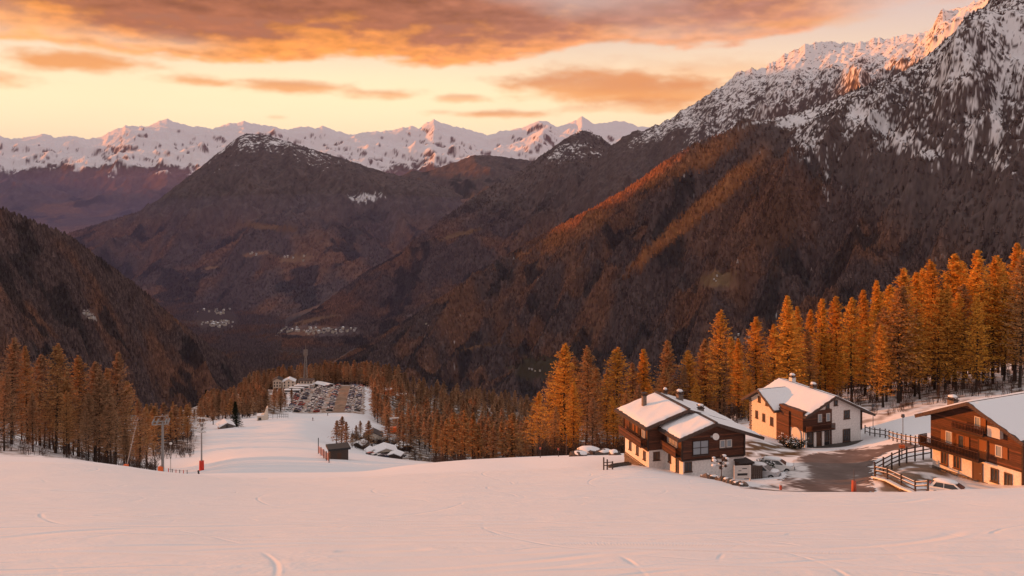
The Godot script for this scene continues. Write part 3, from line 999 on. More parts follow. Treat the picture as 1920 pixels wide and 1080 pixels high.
	for q in [[Vector3(-5200, -500, -15500), Vector3(17000, 1500, 11000)], [Vector3(-1600, -650, -7200), Vector3(7000, 1100, 6000)]]:
		var fog := FogVolume.new()
		fog.name = numbered("valley_haze")
		fog.shape = RenderingServer.FOG_VOLUME_SHAPE_ELLIPSOID
		fog.size = q[1]
		fog.position = q[0]
		fog.material = haze
		fog.set_meta("kind", "stuff")
		add_child(fog, true)


# ---------------------------------------------------------------- building kit

func snow_sheet(a: Vector3, b: Vector3, c: Vector3, d: Vector3, th: float, sd: int, n := 18, m := 12, ragged := 0.0) -> ArrayMesh:
	# a-b is the ridge edge, d-c the eave edge: a soft layer of snow lying on the slope
	var no := noise(sd, 0.25, 3)
	var top := []
	var b2 := MB.new()
	b2.smooth(true)
	for j in m + 1:
		for i in n + 1:
			var u := i / float(n)
			var v := j / float(m)
			var uu := u
			var vv := v
			if i == 0 or i == n: uu += ragged * 0.02 * no.get_noise_2d(j * 3.0, i * 9.0)
			if j == m: vv -= ragged * 0.05 * absf(no.get_noise_2d(i * 3.0, 50.0))
			var p := a.lerp(b, uu).lerp(d.lerp(c, uu), vv)
			var e := minf(minf(u, 1.0 - u) * a.distance_to(b), minf(v, 1.0 - v) * a.distance_to(d))
			var h := th * sm(-0.05, 0.35, e) * (1.0 + 0.45 * no.get_noise_2d(p.x * 1.5 + p.z, p.z * 1.5))
			top.append(p + Vector3(0, h, 0))
	var w := n + 1
	var up := (b - a).cross(d - a).y > 0.0
	for j in m:
		for i in n:
			var k := j * w + i
			if up:
				b2.quad(top[k], top[k + w], top[k + w + 1], top[k + 1])
			else:
				b2.quad(top[k], top[k + 1], top[k + w + 1], top[k + w])
	b2.smooth(false)
	# skirt down to the roof
	var rim := []
	for i in n + 1: rim.append(i)
	for j in range(1, m + 1): rim.append(j * w + n)
	for i in range(n - 1, -1, -1): rim.append(m * w + i)
	for j in range(m - 1, -1, -1): rim.append(j * w)
	for q in rim.size() - 1:
		var p0: Vector3 = top[rim[q]]
		var p1: Vector3 = top[rim[q + 1]]
		b2.quad(p0, p1, p1 - Vector3(0, th * 0.6, 0), p0 - Vector3(0, th * 0.6, 0))
	return b2.done()


func roof_half(st: MB, rx: float, ry: float, ex: float, pitch: float, z0: float, z1: float, th: float) -> void:
	var ey := ry - pitch * absf(ex - rx)
	var p := [Vector3(rx, ry - th, z1), Vector3(ex, ey - th, z1), Vector3(ex, ey - th, z0), Vector3(rx, ry - th, z0), Vector3(rx, ry, z1), Vector3(ex, ey, z1), Vector3(ex, ey, z0), Vector3(rx, ry, z0)]
	if ex < rx:
		p = [p[1], p[0], p[3], p[2], p[5], p[4], p[7], p[6]]
	st.hexa(p)


func roof(parent: Node, rx: float, ry: float, xl: float, xr: float, pl: float, pr: float, z0: float, z1: float, sd: int, snow_l := true, snow_r := true, th := 0.22) -> void:
	for s in 2:
		var ex := xl if s == 0 else xr
		var pitch := pl if s == 0 else pr
		var st := MB.new()
		roof_half(st, rx, ry, ex, pitch, z0, z1, th)
		var slab := obj("roof_slab", st.done(), M.slate, parent)
		# barge boards and a gutter under the edges
		var fb := MB.new()
		var ey := ry - pitch * absf(ex - rx)
		for z in [z0 - 0.04, z1 + 0.04]:
			fb.bar(Vector3(rx, ry - th * 0.5 - 0.06, z), Vector3(ex, ey - th * 0.5 - 0.06, z), 0.07, th + 0.16)
		fb.bar(Vector3(ex, ey - th - 0.03, z0), Vector3(ex, ey - th - 0.03, z1), 0.12, 0.12)
		obj("barge_board", fb.done(), M.grey_wood, slab)
		var rb := MB.new()
		var n := int((z1 - z0) / 0.9)
		for k in n:
			var z := z0 + 0.4 + k * 0.9
			rb.bar(Vector3(lerpf(rx, ex, 0.6), lerpf(ry, ey, 0.6) - th - 0.07, z), Vector3(ex, ey - th - 0.07, z).lerp(Vector3(rx, ry - th - 0.07, z), 0.02), 0.12, 0.14)
		var rr := obj("rafters", rb.done(), M.dark_beam, slab)
		rr.set_meta("kind", "stuff")
		if (s == 0 and snow_l) or (s == 1 and snow_r):
			var i := 0.10 * signf(ex - rx)
			var e2 := ex - 2.2 * i
			var a := Vector3(rx + i, ry - pitch * 0.1, z0 + 0.12)
			var b := Vector3(rx + i, ry - pitch * 0.1, z1 - 0.12)
			var c := Vector3(e2, ey + pitch * absf(2.2 * i), z1 - 0.12)
			var d := Vector3(e2, ey + pitch * absf(2.2 * i), z0 + 0.12)
			obj("roof_snow", snow_sheet(a, b, c, d, 0.20, sd + s, 22, 14, 1.0), M.roof_snow, parent)


func gable(st: MB, x0: float, x1: float, yb: float, rx: float, ry: float, pl: float, pr: float, z0: float, z1: float) -> void:
	st.prism(PackedVector2Array([Vector2(x0, yb), Vector2(x1, yb), Vector2(x1, ry - pr * (x1 - rx)), Vector2(rx, ry), Vector2(x0, ry - pl * (rx - x0))]), z0, z1)


func wbox(x0: float, x1: float, y0: float, y1: float, z0: float, z1: float) -> ArrayMesh:
	var st := MB.new()
	st.box(Vector3((x0 + x1) / 2, (y0 + y1) / 2, (z0 + z1) / 2), Vector3(x1 - x0, y1 - y0, z1 - z0))
	return st.done()


func frame_mesh(w: float, h: float, bars_v: int, bars_h: int, t: float) -> ArrayMesh:
	var key := "f%.2f_%.2f_%d_%d_%.2f" % [w, h, bars_v, bars_h, t]
	if not cache.has(key):
		var st := MB.new()
		for s in [-1, 1]:
			st.box(Vector3(s * (w / 2 - t / 2), 0, 0.03), Vector3(t, h, 0.12))
			st.box(Vector3(0, s * (h / 2 - t / 2), 0.03), Vector3(w - 2 * t, t, 0.12))
		for k in bars_v:
			st.box(Vector3(-w / 2 + w * (k + 1) / (bars_v + 1.0), 0, 0.025), Vector3(0.07, h - 2 * t, 0.09))
		for k in bars_h:
			st.box(Vector3(0, -h / 2 + h * (k + 1) / (bars_h + 1.0), 0.022), Vector3(w - 2 * t, 0.06, 0.08))
		cache[key] = st.done()
	return cache[key]


func pane_mesh(w: float, h: float) -> ArrayMesh:
	var key := "p%.2f_%.2f" % [w, h]
	if not cache.has(key):
		cache[key] = wbox(-w / 2, w / 2, -h / 2, h / 2, -0.005, 0.025)
	return cache[key]


# a window set in a wall; turn 0 looks to +Z, -PI/2 to -X, PI/2 to +X
func window(parent: Node, c: Vector3, turn: float, w: float, h: float, nv := 1, nh := 0, frame: Material = null, glass: Material = null, shutters := 0, called := "window") -> MeshInstance3D:
	var t := 0.09
	var o := obj(called, frame_mesh(w, h, nv, nh, t), frame if frame else M.frame_brown, parent, at_t(c, turn))
	for a in nv + 1:
		for b in nh + 1:
			var pw := (w - 2 * t) / (nv + 1.0)
			var ph := (h - 2 * t) / (nh + 1.0)
			obj("pane", pane_mesh(pw - 0.01, ph - 0.01), glass if glass else M.glass, o, at_t(Vector3(-w / 2 + t + pw * (a + 0.5), -h / 2 + t + ph * (b + 0.5), 0)))
	obj("sill", wbox(-w / 2 - 0.08, w / 2 + 0.08, -h / 2 - 0.09, -h / 2 - 0.005, 0.0, 0.16), M.grey_wood, o)
	for s in [-1, 1]:
		if shutters == 2 or shutters == s:
			obj("shutter", wbox(-0.28, 0.28, -h / 2, h / 2, 0.015, 0.07), M.shutter_wood, o, at_t(Vector3(s * (w / 2 + 0.32), 0, 0.0)))
	return o


func door(parent: Node, c: Vector3, turn: float, w: float, h: float, m: Material = null) -> void:
	var o := obj("door", wbox(-w / 2, w / 2, -h / 2, h / 2, -0.02, 0.05), m if m else M.door_brown, parent, at_t(c, turn))
	obj("frame", frame_mesh(w + 0.2, h + 0.14, 0, 0, 0.1), M.frame_brown, o)
	obj("handle", wbox(w * 0.34, w * 0.42, -0.06, 0.06, 0.05, 0.12), M.steel, o)


func chimney(parent: Node, p: Vector3, w: float, h: float, m: Material, cap := 0.25) -> void:
	var o := obj("chimney", wbox(-w / 2, w / 2, -1.0, h, -w / 2, w / 2), m, parent, at_t(p))
	var st := MB.new()
	st.box(Vector3(0, h + 0.04, 0), Vector3(w + 0.16, 0.08, w + 0.16))
	for q in [[-1, -1], [1, -1], [1, 1], [-1, 1]]:
		st.box(Vector3(q[0] * w * 0.38, h + 0.2, q[1] * w * 0.38), Vector3(0.08, 0.26, 0.08))
	st.box(Vector3(0, h + 0.36, 0), Vector3(w + 0.22, 0.06, w + 0.22))
	obj("chimney_cap", st.done(), M.slate, o)
	if cap > 0.0:
		var sn := MB.new()
		sn.smooth(true)
		sn.lump(Vector3(0, h + 0.40, 0), Vector3(w * 0.62, cap * 0.62, w * 0.62), 3, 0.25, 10, 6)
		obj("snow_cap", sn.done(), M.roof_snow, o)


func rubble(x0: float, x1: float, y0: float, y1: float, z: float, sd: int) -> ArrayMesh: # courses of uneven stones on a wall that looks to +Z
	var st := MB.new()
	rng.seed = sd
	var y := y0
	while y < y1:
		var h := rng.randf_range(0.16, 0.34)
		var x := x0
		while x < x1:
			var w := minf(rng.randf_range(0.25, 0.65), x1 - x + 0.05)
			st.box(Vector3(x + w / 2, y + h / 2, z - 0.1 + rng.randf_range(0.0, 0.06)), Vector3(w - 0.04, minf(h, y1 - y) - 0.035, 0.3), Basis(Vector3(0, 0, 1), rng.randf_range(-0.04, 0.04)))
			x += w
		y += h
	return st.done()


func build_house_a() -> void:
	# the near chalet: wood over white plaster, two wings under one long roof
	var turn := 0.284
	var base := -34.6
	var o := thing("chalet", "dark wood and white plaster chalet with a stepped snowy roof, left of the asphalt yard", "chalet", Vector3(24.2, base, -105.0), turn)
	var ry := 6.0 # ridge of the front wing
	var pitch := 0.315
	var w := MB.new() # white lower storey
	w.box(Vector3(0.05, -0.1, -6.4), Vector3(8.1, 3.5, 11.4))
	w.box(Vector3(-1.0, 0.25, -9.0), Vector3(10.4, 2.8, 7.2))
	obj("plaster_wall", w.done(), M.white_plaster, o)
	var f := MB.new()
	gable(f, -4.15, 4.1, 1.65, 0.0, ry - 0.26, pitch, pitch, -12.6, -0.66)
	gable(f, -6.3, 5.0, 1.66, -1.2, ry + 0.25, pitch, pitch, -12.7, -5.4)
	obj("board_wall", f.done(), M.larch_boards, o)
	var trim := MB.new()
	for x in [-4.17, 4.12]:
		trim.box(Vector3(x, 3.0, -0.66), Vector3(0.2, 2.7, 0.2))
	trim.box(Vector3(-6.32, 3.0, -5.4), Vector3(0.2, 2.7, 0.2))
	trim.box(Vector3(-6.32, 3.0, -12.7), Vector3(0.2, 2.7, 0.2))
	trim.box(Vector3(-0.02, 1.66, -0.62), Vector3(8.3, 0.18, 0.14))
	trim.box(Vector3(-4.19, 1.66, -3.0), Vector3(0.14, 0.18, 4.7))
	trim.box(Vector3(-6.34, 1.66, -9.0), Vector3(0.14, 0.18, 7.3))
	obj("corner_beam", trim.done(), M.dark_beam, o)
	roof(o, 0.0, ry, -5.05, 6.4, pitch, 0.34, -6.0, 0.0, 300)
	roof(o, -1.2, ry + 0.55, -7.1, 5.6, pitch, 0.33, -14.0, -4.6, 310)
	# bare strip along the high roof's edge
	var ridge := MB.new()
	ridge.bar(Vector3(-1.2, ry + 0.6, -14.0), Vector3(-1.2, ry + 0.6, -4.6), 0.5, 0.1)
	ridge.bar(Vector3(0.0, ry + 0.04, -4.9), Vector3(0.0, ry + 0.04, 0.0), 0.4, 0.08)
	obj("ridge_tiles", ridge.done(), M.grey_wood, o)
	# front gable: the big four-part window, the pair, the dish
	window(o, Vector3(-1.75, 3.05, -0.63), 0.0, 2.15, 1.75, 1, 1, M.dark_beam, M.pale_glass)
	window(o, Vector3(1.15, 3.25, -0.63), 0.0, 0.72, 0.92, 0, 0, M.frame_white, M.pale_glass)
	window(o, Vector3(2.02, 3.25, -0.63), 0.0, 0.72, 0.92, 0, 0, M.frame_white, M.pale_glass)
	var dish := MB.new()
	for i in 14:
		var a := TAU * i / 14.0
		var b := TAU * (i + 1) / 14.0
		dish.quad(Vector3(0, 0, 0), Vector3(cos(a) * 0.22, sin(a) * 0.22, 0.03), Vector3(cos(a) * 0.40, sin(a) * 0.40, 0.12), Vector3(cos(b) * 0.40, sin(b) * 0.40, 0.12))
		dish.tri(Vector3(0, 0, 0), Vector3(cos(b) * 0.40, sin(b) * 0.40, 0.12), Vector3(cos(b) * 0.22, sin(b) * 0.22, 0.03))
	dish.bar(Vector3(0, 0, -0.35), Vector3.ZERO, 0.05, 0.05)
	dish.bar(Vector3(0, -0.36, 0.1), Vector3(0, -0.1, 0.5), 0.03, 0.03)
	dish.box(Vector3(0, -0.08, 0.52), Vector3(0.09, 0.09, 0.12))
	obj("satellite_dish", dish.done(), M.white_paint, o, Transform3D(Basis(Vector3.UP, -0.35) * Basis(Vector3.RIGHT, -0.3), Vector3(0.05, 4.3, -0.25)))
	var lamp := MB.new()
	lamp.bar(Vector3(0, 0, 0), Vector3(0, 0.1, 0.35), 0.05, 0.05)
	lamp.tube(Vector3(0, -0.06, 0.35), Vector3(0, 0.12, 0.35), 0.16, 0.05)
	obj("gable_lamp", lamp.done(), M.steel, o, at_t(Vector3(-0.5, 4.35, -0.63)))
	window(o, Vector3(-3.35, 0.9, -0.69), 0.0, 0.95, 1.15, 1, 0, M.frame_brown)
	# side of the front wing
	window(o, Vector3(-4.02, 0.72, -2.1), -PI / 2, 0.7, 1.9, 0, 0, M.frame_brown)
	window(o, Vector3(-4.02, 1.0, -4.1), -PI / 2, 0.6, 1.05, 0, 0, M.frame_brown)
	for z in [-2.2, -3.1, -4.0]:
		window(o, Vector3(-4.18, 3.35, z), -PI / 2, 0.75, 1.0, 1, 0, M.frame_white, M.pale_glass)
	var bal := MB.new()
	bal.box(Vector3(-4.55, 2.05, -2.9), Vector3(0.8, 0.1, 4.0))
	obj("balcony_floor", bal.done(), M.dark_beam, o)
	obj("balcony_rail", balcony_rail(Vector3(-4.92, 2.1, -4.9), Vector3(-4.92, 2.1, -0.9), 0.95), M.larch_boards, o)
	# the wall between the wings
	window(o, Vector3(-5.2, 0.95, -5.39), 0.0, 0.85, 1.0, 1, 0, M.door_brown)
	# the long side of the back wing
	for z in [-6.6, -8.7, -10.9]:
		window(o, Vector3(-6.21, 0.75, z), -PI / 2, 0.6, 1.05, 0, 0, M.frame_brown)
	for z in [-6.6, -8.0, -9.3, -10.4]:
		window(o, Vector3(-6.33, 3.45, z), -PI / 2, 0.9, 1.05, 1, 0, M.frame_white if z == -6.6 else M.frame_brown, M.pale_glass if z == -6.6 else M.glass, 1 if z < -8.5 else 0)
	obj("balcony_floor", wbox(-7.2, -6.3, 1.98, 2.08, -12.4, -5.7), M.dark_beam, o)
	obj("balcony_rail", balcony_rail(Vector3(-7.16, 2.08, -12.4), Vector3(-7.16, 2.08, -5.7), 0.95), M.larch_boards, o)
	obj("balcony_rail", balcony_rail(Vector3(-7.16, 2.08, -5.72), Vector3(-6.34, 2.08, -5.72), 0.95), M.larch_boards, o)
	# stone plinth under the back wing
	obj("stone_core", wbox(-6.25, 0.0, -5.5, -1.15, -12.6, -5.45), M.dark_stone, o)
	var st := obj("plinth_stones", rubble(-12.7, -5.4, -5.2, -0.6, 0.0, 61), M.stone, o, Transform3D(Basis(Vector3.UP, -PI / 2), Vector3(-6.22, 0.0, 0.0)))
	st.set_meta("kind", "stuff")
	st = obj("plinth_stones", rubble(-6.2, -4.2, -4.6, -1.0, -5.4, 62), M.stone, o)
	st.set_meta("kind", "stuff")
	chimney(o, Vector3(-4.3, 5.85, -10.9), 0.5, 1.15, M.stone, 0.0)
	chimney(o, Vector3(-0.2, 6.25, -13.2), 0.45, 0.4, M.stone, 0.32)
	chimney(o, Vector3(0.6, 6.0, -10.6), 0.7, 0.95, M.stone, 0.34)
	chimney(o, Vector3(0.95, 5.85, -5.6), 0.6, 0.45, M.stone, 0.22)


func balcony_rail(a: Vector3, b: Vector3, h: float) -> ArrayMesh:
	var st := MB.new()
	var n := int(a.distance_to(b) / 0.17)
	for k in n + 1:
		var p := a.lerp(b, k / float(n))
		st.bar(p + Vector3(0, 0.05, 0), p + Vector3(0, h - 0.08, 0), 0.13, 0.035)
	st.bar(a + Vector3(0, h, 0), b + Vector3(0, h, 0), 0.12, 0.08)
	st.bar(a + Vector3(0, 0.08, 0), b + Vector3(0, 0.08, 0), 0.08, 0.08)
	return st.done()


func build_house_b() -> void:
	# the white house across the yard, with a cross wing to its left
	var base := -41.6
	var o := thing("chalet", "white plastered house with a cross gable, behind the curving asphalt yard", "house", Vector3(51.2, base, -140.0), 0.366)
	var ry := 7.7
	var p1 := 0.46
	var w := MB.new()
	gable(w, -5.9, 5.5, -2.0, 0.0, ry - 0.25, p1, p1, -13.0, -0.7)
	obj("plaster_wall", w.done(), M.white_plaster, o)
	# cross wing: a gable turned to the left, its ridge along X
	var g := MB.new()
	gable(g, -13.6, -6.7, -2.0, -10.2, 6.85, 0.58, 0.58, -6.0, 0.0)
	var turned := Transform3D(Basis(Vector3.UP, -PI / 2), Vector3(0, 0, 0))
	obj("sunlit_cream_wall", g.done(), M.cream_plaster, o, Transform3D(Basis(Vector3(0, 0, 1), Vector3.UP, Vector3(-1, 0, 0)), Vector3(-6.25, 0, 0)).scaled_local(Vector3.ONE))  # cream colour holds the warm sunlight on this side of the white house
	# wood upper storey on the left part of the front, and the painted dark of a recess below it
	obj("board_wall", wbox(-6.0, -0.35, 2.55, 5.55, -6.4, -0.60), M.larch_boards, o)
	obj("board_wall", wbox(-0.65, -0.4, -0.1, 2.55, -0.75, -0.55), M.larch_boards, o)
	obj("loggia", wbox(-5.6, -0.75, 0.0, 2.45, -0.72, -0.66), M.black, o)  # flat black sheet standing in for the shade behind the pillars
	for x in [-5.55, -3.75, -2.2]:
		obj("loggia_pillar", wbox(x - 0.2, x + 0.2, -0.1, 2.5, -0.72, -0.42), M.white_plaster, o)
	window(o, Vector3(-4.6, 1.35, -0.63), 0.0, 0.9, 1.7, 1, 1)
	door(o, Vector3(-2.95, 1.05, -0.63), 0.0, 0.9, 2.1)
	window(o, Vector3(-1.4, 1.35, -0.63), 0.0, 0.8, 1.5, 1, 1)
	obj("board_wall", wbox(-6.3, -5.9, -1.2, 5.0, -6.7, -3.6), M.larch_boards, o)
	# light arch of the side entrance
	var arch := MB.new()
	var poly := PackedVector2Array([Vector2(-1.1, 0), Vector2(1.1, 0)])
	for k in 9:
		poly.append(Vector2(1.1 * cos(PI * k / 8.0), 1.5 + 1.0 * sin(PI * k / 8.0)))
	arch.prism(poly, -0.05, 0.12)
	obj("arched_gate", arch.done(), M.frame_white, o, at_t(Vector3(-6.0, 0.35, -2.1), -PI / 2))
	window(o, Vector3(-2.75, 4.35, -0.58), 0.0, 0.75, 1.25, 0, 0, M.frame_white, M.pale_glass)
	window(o, Vector3(-1.15, 4.35, -0.58), 0.0, 0.75, 1.25, 0, 0, M.frame_white, M.pale_glass)
	window(o, Vector3(-1.15, 6.1, -0.68), 0.0, 0.7, 0.85, 0, 0)
	window(o, Vector3(0.45, 6.45, -0.68), 0.0, 0.7, 0.85, 0, 0)
	window(o, Vector3(2.65, 4.4, -0.68), 0.0, 1.15, 1.35, 1, 1)
	window(o, Vector3(2.6, 1.1, -0.68), 0.0, 1.45, 2.0, 2, 1)
	for q in [[-9.2, 5.1, 0.62, 0.95], [-11.2, 5.2, 0.62, 0.95], [-7.9, 2.35, 0.75, 1.35], [-10.0, 2.45, 0.65, 1.25], [-11.9, 2.5, 0.65, 1.25]]:
		window(o, Vector3(-6.27, q[1], q[0]), -PI / 2, q[2], q[3], 1, 0)
	var quoin := MB.new()
	for k in 14:
		quoin.box(Vector3(-6.2, -0.6 + k * 0.42, -13.62), Vector3(0.35, 0.3, 0.42 if k % 2 else 0.6))
	obj("quoins", quoin.done(), M.stone, o)
	obj("corner_board", wbox(5.42, 5.68, 1.7, 4.9, -1.3, -0.55), M.dark_boards, o)
	roof(o, 0.0, ry, -5.95, 7.8, 0.46, 0.46, -14.2, 0.0, 330, true, true)
	# roof of the cross wing
	var st := MB.new()
	roof_half(st, -10.2, 7.15, -14.6, 0.58, 0.4, 7.4, 0.22)
	roof_half(st, -10.2, 7.15, -5.7, 0.58, 0.4, 7.4, 0.22)
	var cross := Transform3D(Basis(Vector3(0, 0, 1), Vector3.UP, Vector3(-1, 0, 0)), Vector3.ZERO)
	obj("roof_slab", st.done(), M.slate, o, cross)
	var fb := MB.new()
	fb.bar(Vector3(-10.2, 7.0, 7.44), Vector3(-14.6, 4.45, 7.44), 0.08, 0.36)
	fb.bar(Vector3(-10.2, 7.0, 7.44), Vector3(-5.7, 4.39, 7.44), 0.08, 0.36)
	obj("barge_board", fb.done(), M.grey_wood, o, cross)
	obj("roof_snow", snow_sheet(Vector3(-10.1, 7.1, 0.4), Vector3(-10.1, 7.1, 7.3), Vector3(-5.9, 4.68, 7.3), Vector3(-5.9, 4.68, 0.4), 0.22, 341, 22, 14, 1.0), M.roof_snow, o, cross)
	obj("roof_snow", snow_sheet(Vector3(-10.3, 7.1, 0.4), Vector3(-10.3, 7.1, 7.3), Vector3(-14.4, 4.72, 7.3), Vector3(-14.4, 4.72, 0.4), 0.22, 342, 22, 14, 1.0), M.roof_snow, o, cross)
	obj("balcony_floor", wbox(-6.0, -0.4, 2.5, 2.62, -0.62, 0.25), M.dark_beam, o)
	obj("balcony_rail", balcony_rail(Vector3(-5.95, 2.62, 0.2), Vector3(-0.42, 2.62, 0.2), 0.9), M.larch_boards, o)
	chimney(o, Vector3(0.6, 7.3, -11.4), 0.8, 1.0, M.white_plaster, 0.4)
	chimney(o, Vector3(0.5, 7.2, -6.0), 0.8, 0.75, M.stone, 0.4)
	var terr := obj("terrace_stones", rubble(-6.0, 6.5, -0.75, 0.05, 2.2, 65), M.dark_stone, o)
	terr.set_meta("kind", "stuff")
	obj("terrace", wbox(-6.0, 7.0, -1.4, -0.02, -0.7, 2.1), M.dark_stone, o)


func build_house_c() -> void:
	# the right-hand chalet, gable to the left, cut by the edge of the picture
	var base := -31.8
	var o := thing("chalet", "dark wooden chalet with long balcony over pale ground floor, beside the fenced yard", "chalet", Vector3(48.4, base, -93.8), -1.115)
	var ry := 8.5
	var pl := 0.44
	var yw := 2.4
	# in its own frame +Z is the gable side, +X runs towards the slope in front
	obj("plaster_wall", wbox(-5.3, 5.2, -2.5, yw, -13.5, -0.95), M.white_plaster, o)
	var f := MB.new()
	gable(f, -5.45, 5.3, yw, 0.0, ry - 0.27, pl, pl, -13.6, -0.85)
	obj("board_wall", f.done(), M.larch_boards, o)
	obj("side_wall", wbox(5.18, 5.24, -2.5, yw - 0.05, -13.5, -1.0), M.white_plaster, o)
	obj("corner_beam", wbox(5.2, 5.4, -0.6, yw + 3.3, -0.98, -0.78), M.dark_beam, o)
	roof(o, 0.0, ry, -6.5, 6.15, pl, pl, -15.0, 0.35, 350)
	# the long balcony and the small one above it
	obj("balcony_floor", wbox(-6.0, 1.3, 2.42, 2.55, -0.86, 0.45), M.dark_beam, o)
	obj("balcony_rail", balcony_rail(Vector3(-6.0, 2.55, 0.42), Vector3(1.3, 2.55, 0.42), 0.95), M.dark_boards, o)
	obj("balcony_rail", balcony_rail(Vector3(-5.98, 2.55, -0.86), Vector3(-5.98, 2.55, 0.42), 0.95), M.dark_boards, o)
	obj("balcony_floor", wbox(-1.9, 1.7, 5.2, 5.3, -0.86, 0.3), M.dark_beam, o)
	obj("balcony_rail", balcony_rail(Vector3(-1.9, 5.3, 0.28), Vector3(1.7, 5.3, 0.28), 0.85), M.larch_boards, o)
	# windows
	window(o, Vector3(-3.1, 3.75, -0.82), 0.0, 0.75, 1.45, 0, 0, M.frame_white, M.pale_glass, 2)
	window(o, Vector3(-1.6, 3.75, -0.82), 0.0, 0.75, 1.45, 0, 0, M.shutter_wood, M.glass, 2)
	door(o, Vector3(0.95, 3.6, -0.82), 0.0, 0.9, 2.0, M.shutter_wood)
	window(o, Vector3(0.35, 6.25, -0.82), 0.0, 0.7, 1.3, 0, 0, M.frame_white, M.pale_glass, 1)
	window(o, Vector3(2.75, 3.9, -0.82), 0.0, 0.75, 1.2, 0, 0, M.frame_white, M.pale_glass, 2)
	window(o, Vector3(-3.75, 1.35, -0.92), 0.0, 0.85, 1.4, 1, 0, M.shutter_wood)
	window(o, Vector3(-2.2, 1.35, -0.92), 0.0, 0.85, 1.4, 1, 0, M.shutter_wood)
	door(o, Vector3(0.25, 0.95, -0.92), 0.0, 1.0, 2.1)
	window(o, Vector3(2.2, 1.25, -0.92), 0.0, 0.85, 1.4, 1, 0)
	window(o, Vector3(3.7, 1.2, -0.92), 0.0, 0.85, 1.4, 1, 0)
	# lean-to in the corner under the eave, chimney
	obj("eave_box", wbox(1.8, 3.2, 5.3, 6.4, -0.9, -0.3), M.frame_white, o)
	chimney(o, Vector3(-4.0, 6.75, -2.6), 0.8, 0.75, M.stone, 0.3)
	var plin := obj("plinth_stones", rubble(-5.3, 5.2, -1.6, 0.15, -0.9, 66), M.stone, o)
	plin.set_meta("kind", "stuff")


# ---------------------------------------------------------------- small buildings far off

func small_house(label: String, cat: String, p: Vector3, turn: float, w: float, d: float, h: float, pitch: float, wall: Material, roofm: Material, wins := 2, storeys := 1, called := "house") -> Node3D:
	var o := thing(called, label, cat, p, turn)
	var st := MB.new()
	gable(st, -w / 2, w / 2, -3.0, 0.0, h + pitch * w / 2, pitch, pitch, -d / 2, d / 2)
	obj("wall", st.done(), wall, o)
	var rb := MB.new()
	var ry := h + pitch * w / 2 + 0.3
	roof_half(rb, 0.0, ry, -w / 2 - 0.7, pitch, -d / 2 - 0.7, d / 2 + 0.7, 0.3)
	roof_half(rb, 0.0, ry, w / 2 + 0.7, pitch, -d / 2 - 0.7, d / 2 + 0.7, 0.3)
	obj("roof", rb.done(), roofm, o)
	for s in storeys:
		for k in wins:
			var x := -w / 2 + w * (k + 0.5) / wins
			window(o, Vector3(x, 1.5 + s * 2.8, d / 2 + 0.01), 0.0, 1.0, 1.3, 1, 0)
			var z := -d / 2 + d * (k + 0.5) / wins
			window(o, Vector3(-w / 2 - 0.01, 1.5 + s * 2.8, z), -PI / 2, 1.0, 1.3, 1, 0)
	return o


func flat_house(label: String, cat: String, p: Vector3, turn: float, w: float, d: float, h: float, wall: Material, roofm: Material, wins: int, storeys: int, called := "building") -> Node3D:
	var o := thing(called, label, cat, p, turn)
	obj("wall", wbox(-w / 2, w / 2, -4.0, h, -d / 2, d / 2), wall, o)
	obj("roof", wbox(-w / 2 - 0.5, w / 2 + 0.5, h + 0.005, h + 0.5, -d / 2 - 0.5, d / 2 + 0.5), roofm, o)
	for s in storeys:
		for k in wins:
			window(o, Vector3(-w / 2 + w * (k + 0.5) / wins, 1.4 + s * 2.8, d / 2 + 0.01), 0.0, 1.1, 1.4, 1, 0)
	return o


# ---------------------------------------------------------------- trees

func spray(v: PackedVector3Array, c: PackedColorArray, p: Vector3, size: float, tone: float) -> void:
	var a := rng.randf() * TAU
	var u := Vector3(cos(a), rng.randf_range(-0.35, 0.25), sin(a)) * size
	var w := Vector3(-sin(a) * 0.45, rng.randf_range(-0.75, -0.15), cos(a) * 0.45) * size
	v.append(p - u * 0.55)
	v.append(p + u * 0.55)
	v.append(p + w * 0.7)
	var t := tone * rng.randf_range(0.75, 1.25)
	for k in 3:
		c.append(Color(t, t * rng.randf_range(0.92, 1.06), t))


func flat_mesh(v: PackedVector3Array, c: PackedColorArray) -> ArrayMesh:
	var st := SurfaceTool.new()
	st.begin(Mesh.PRIMITIVE_TRIANGLES)
	st.set_smooth_group(-1)
	for i in v.size():
		st.set_color(c[i])
		st.add_vertex(v[i])
	st.generate_normals()
	return st.commit()


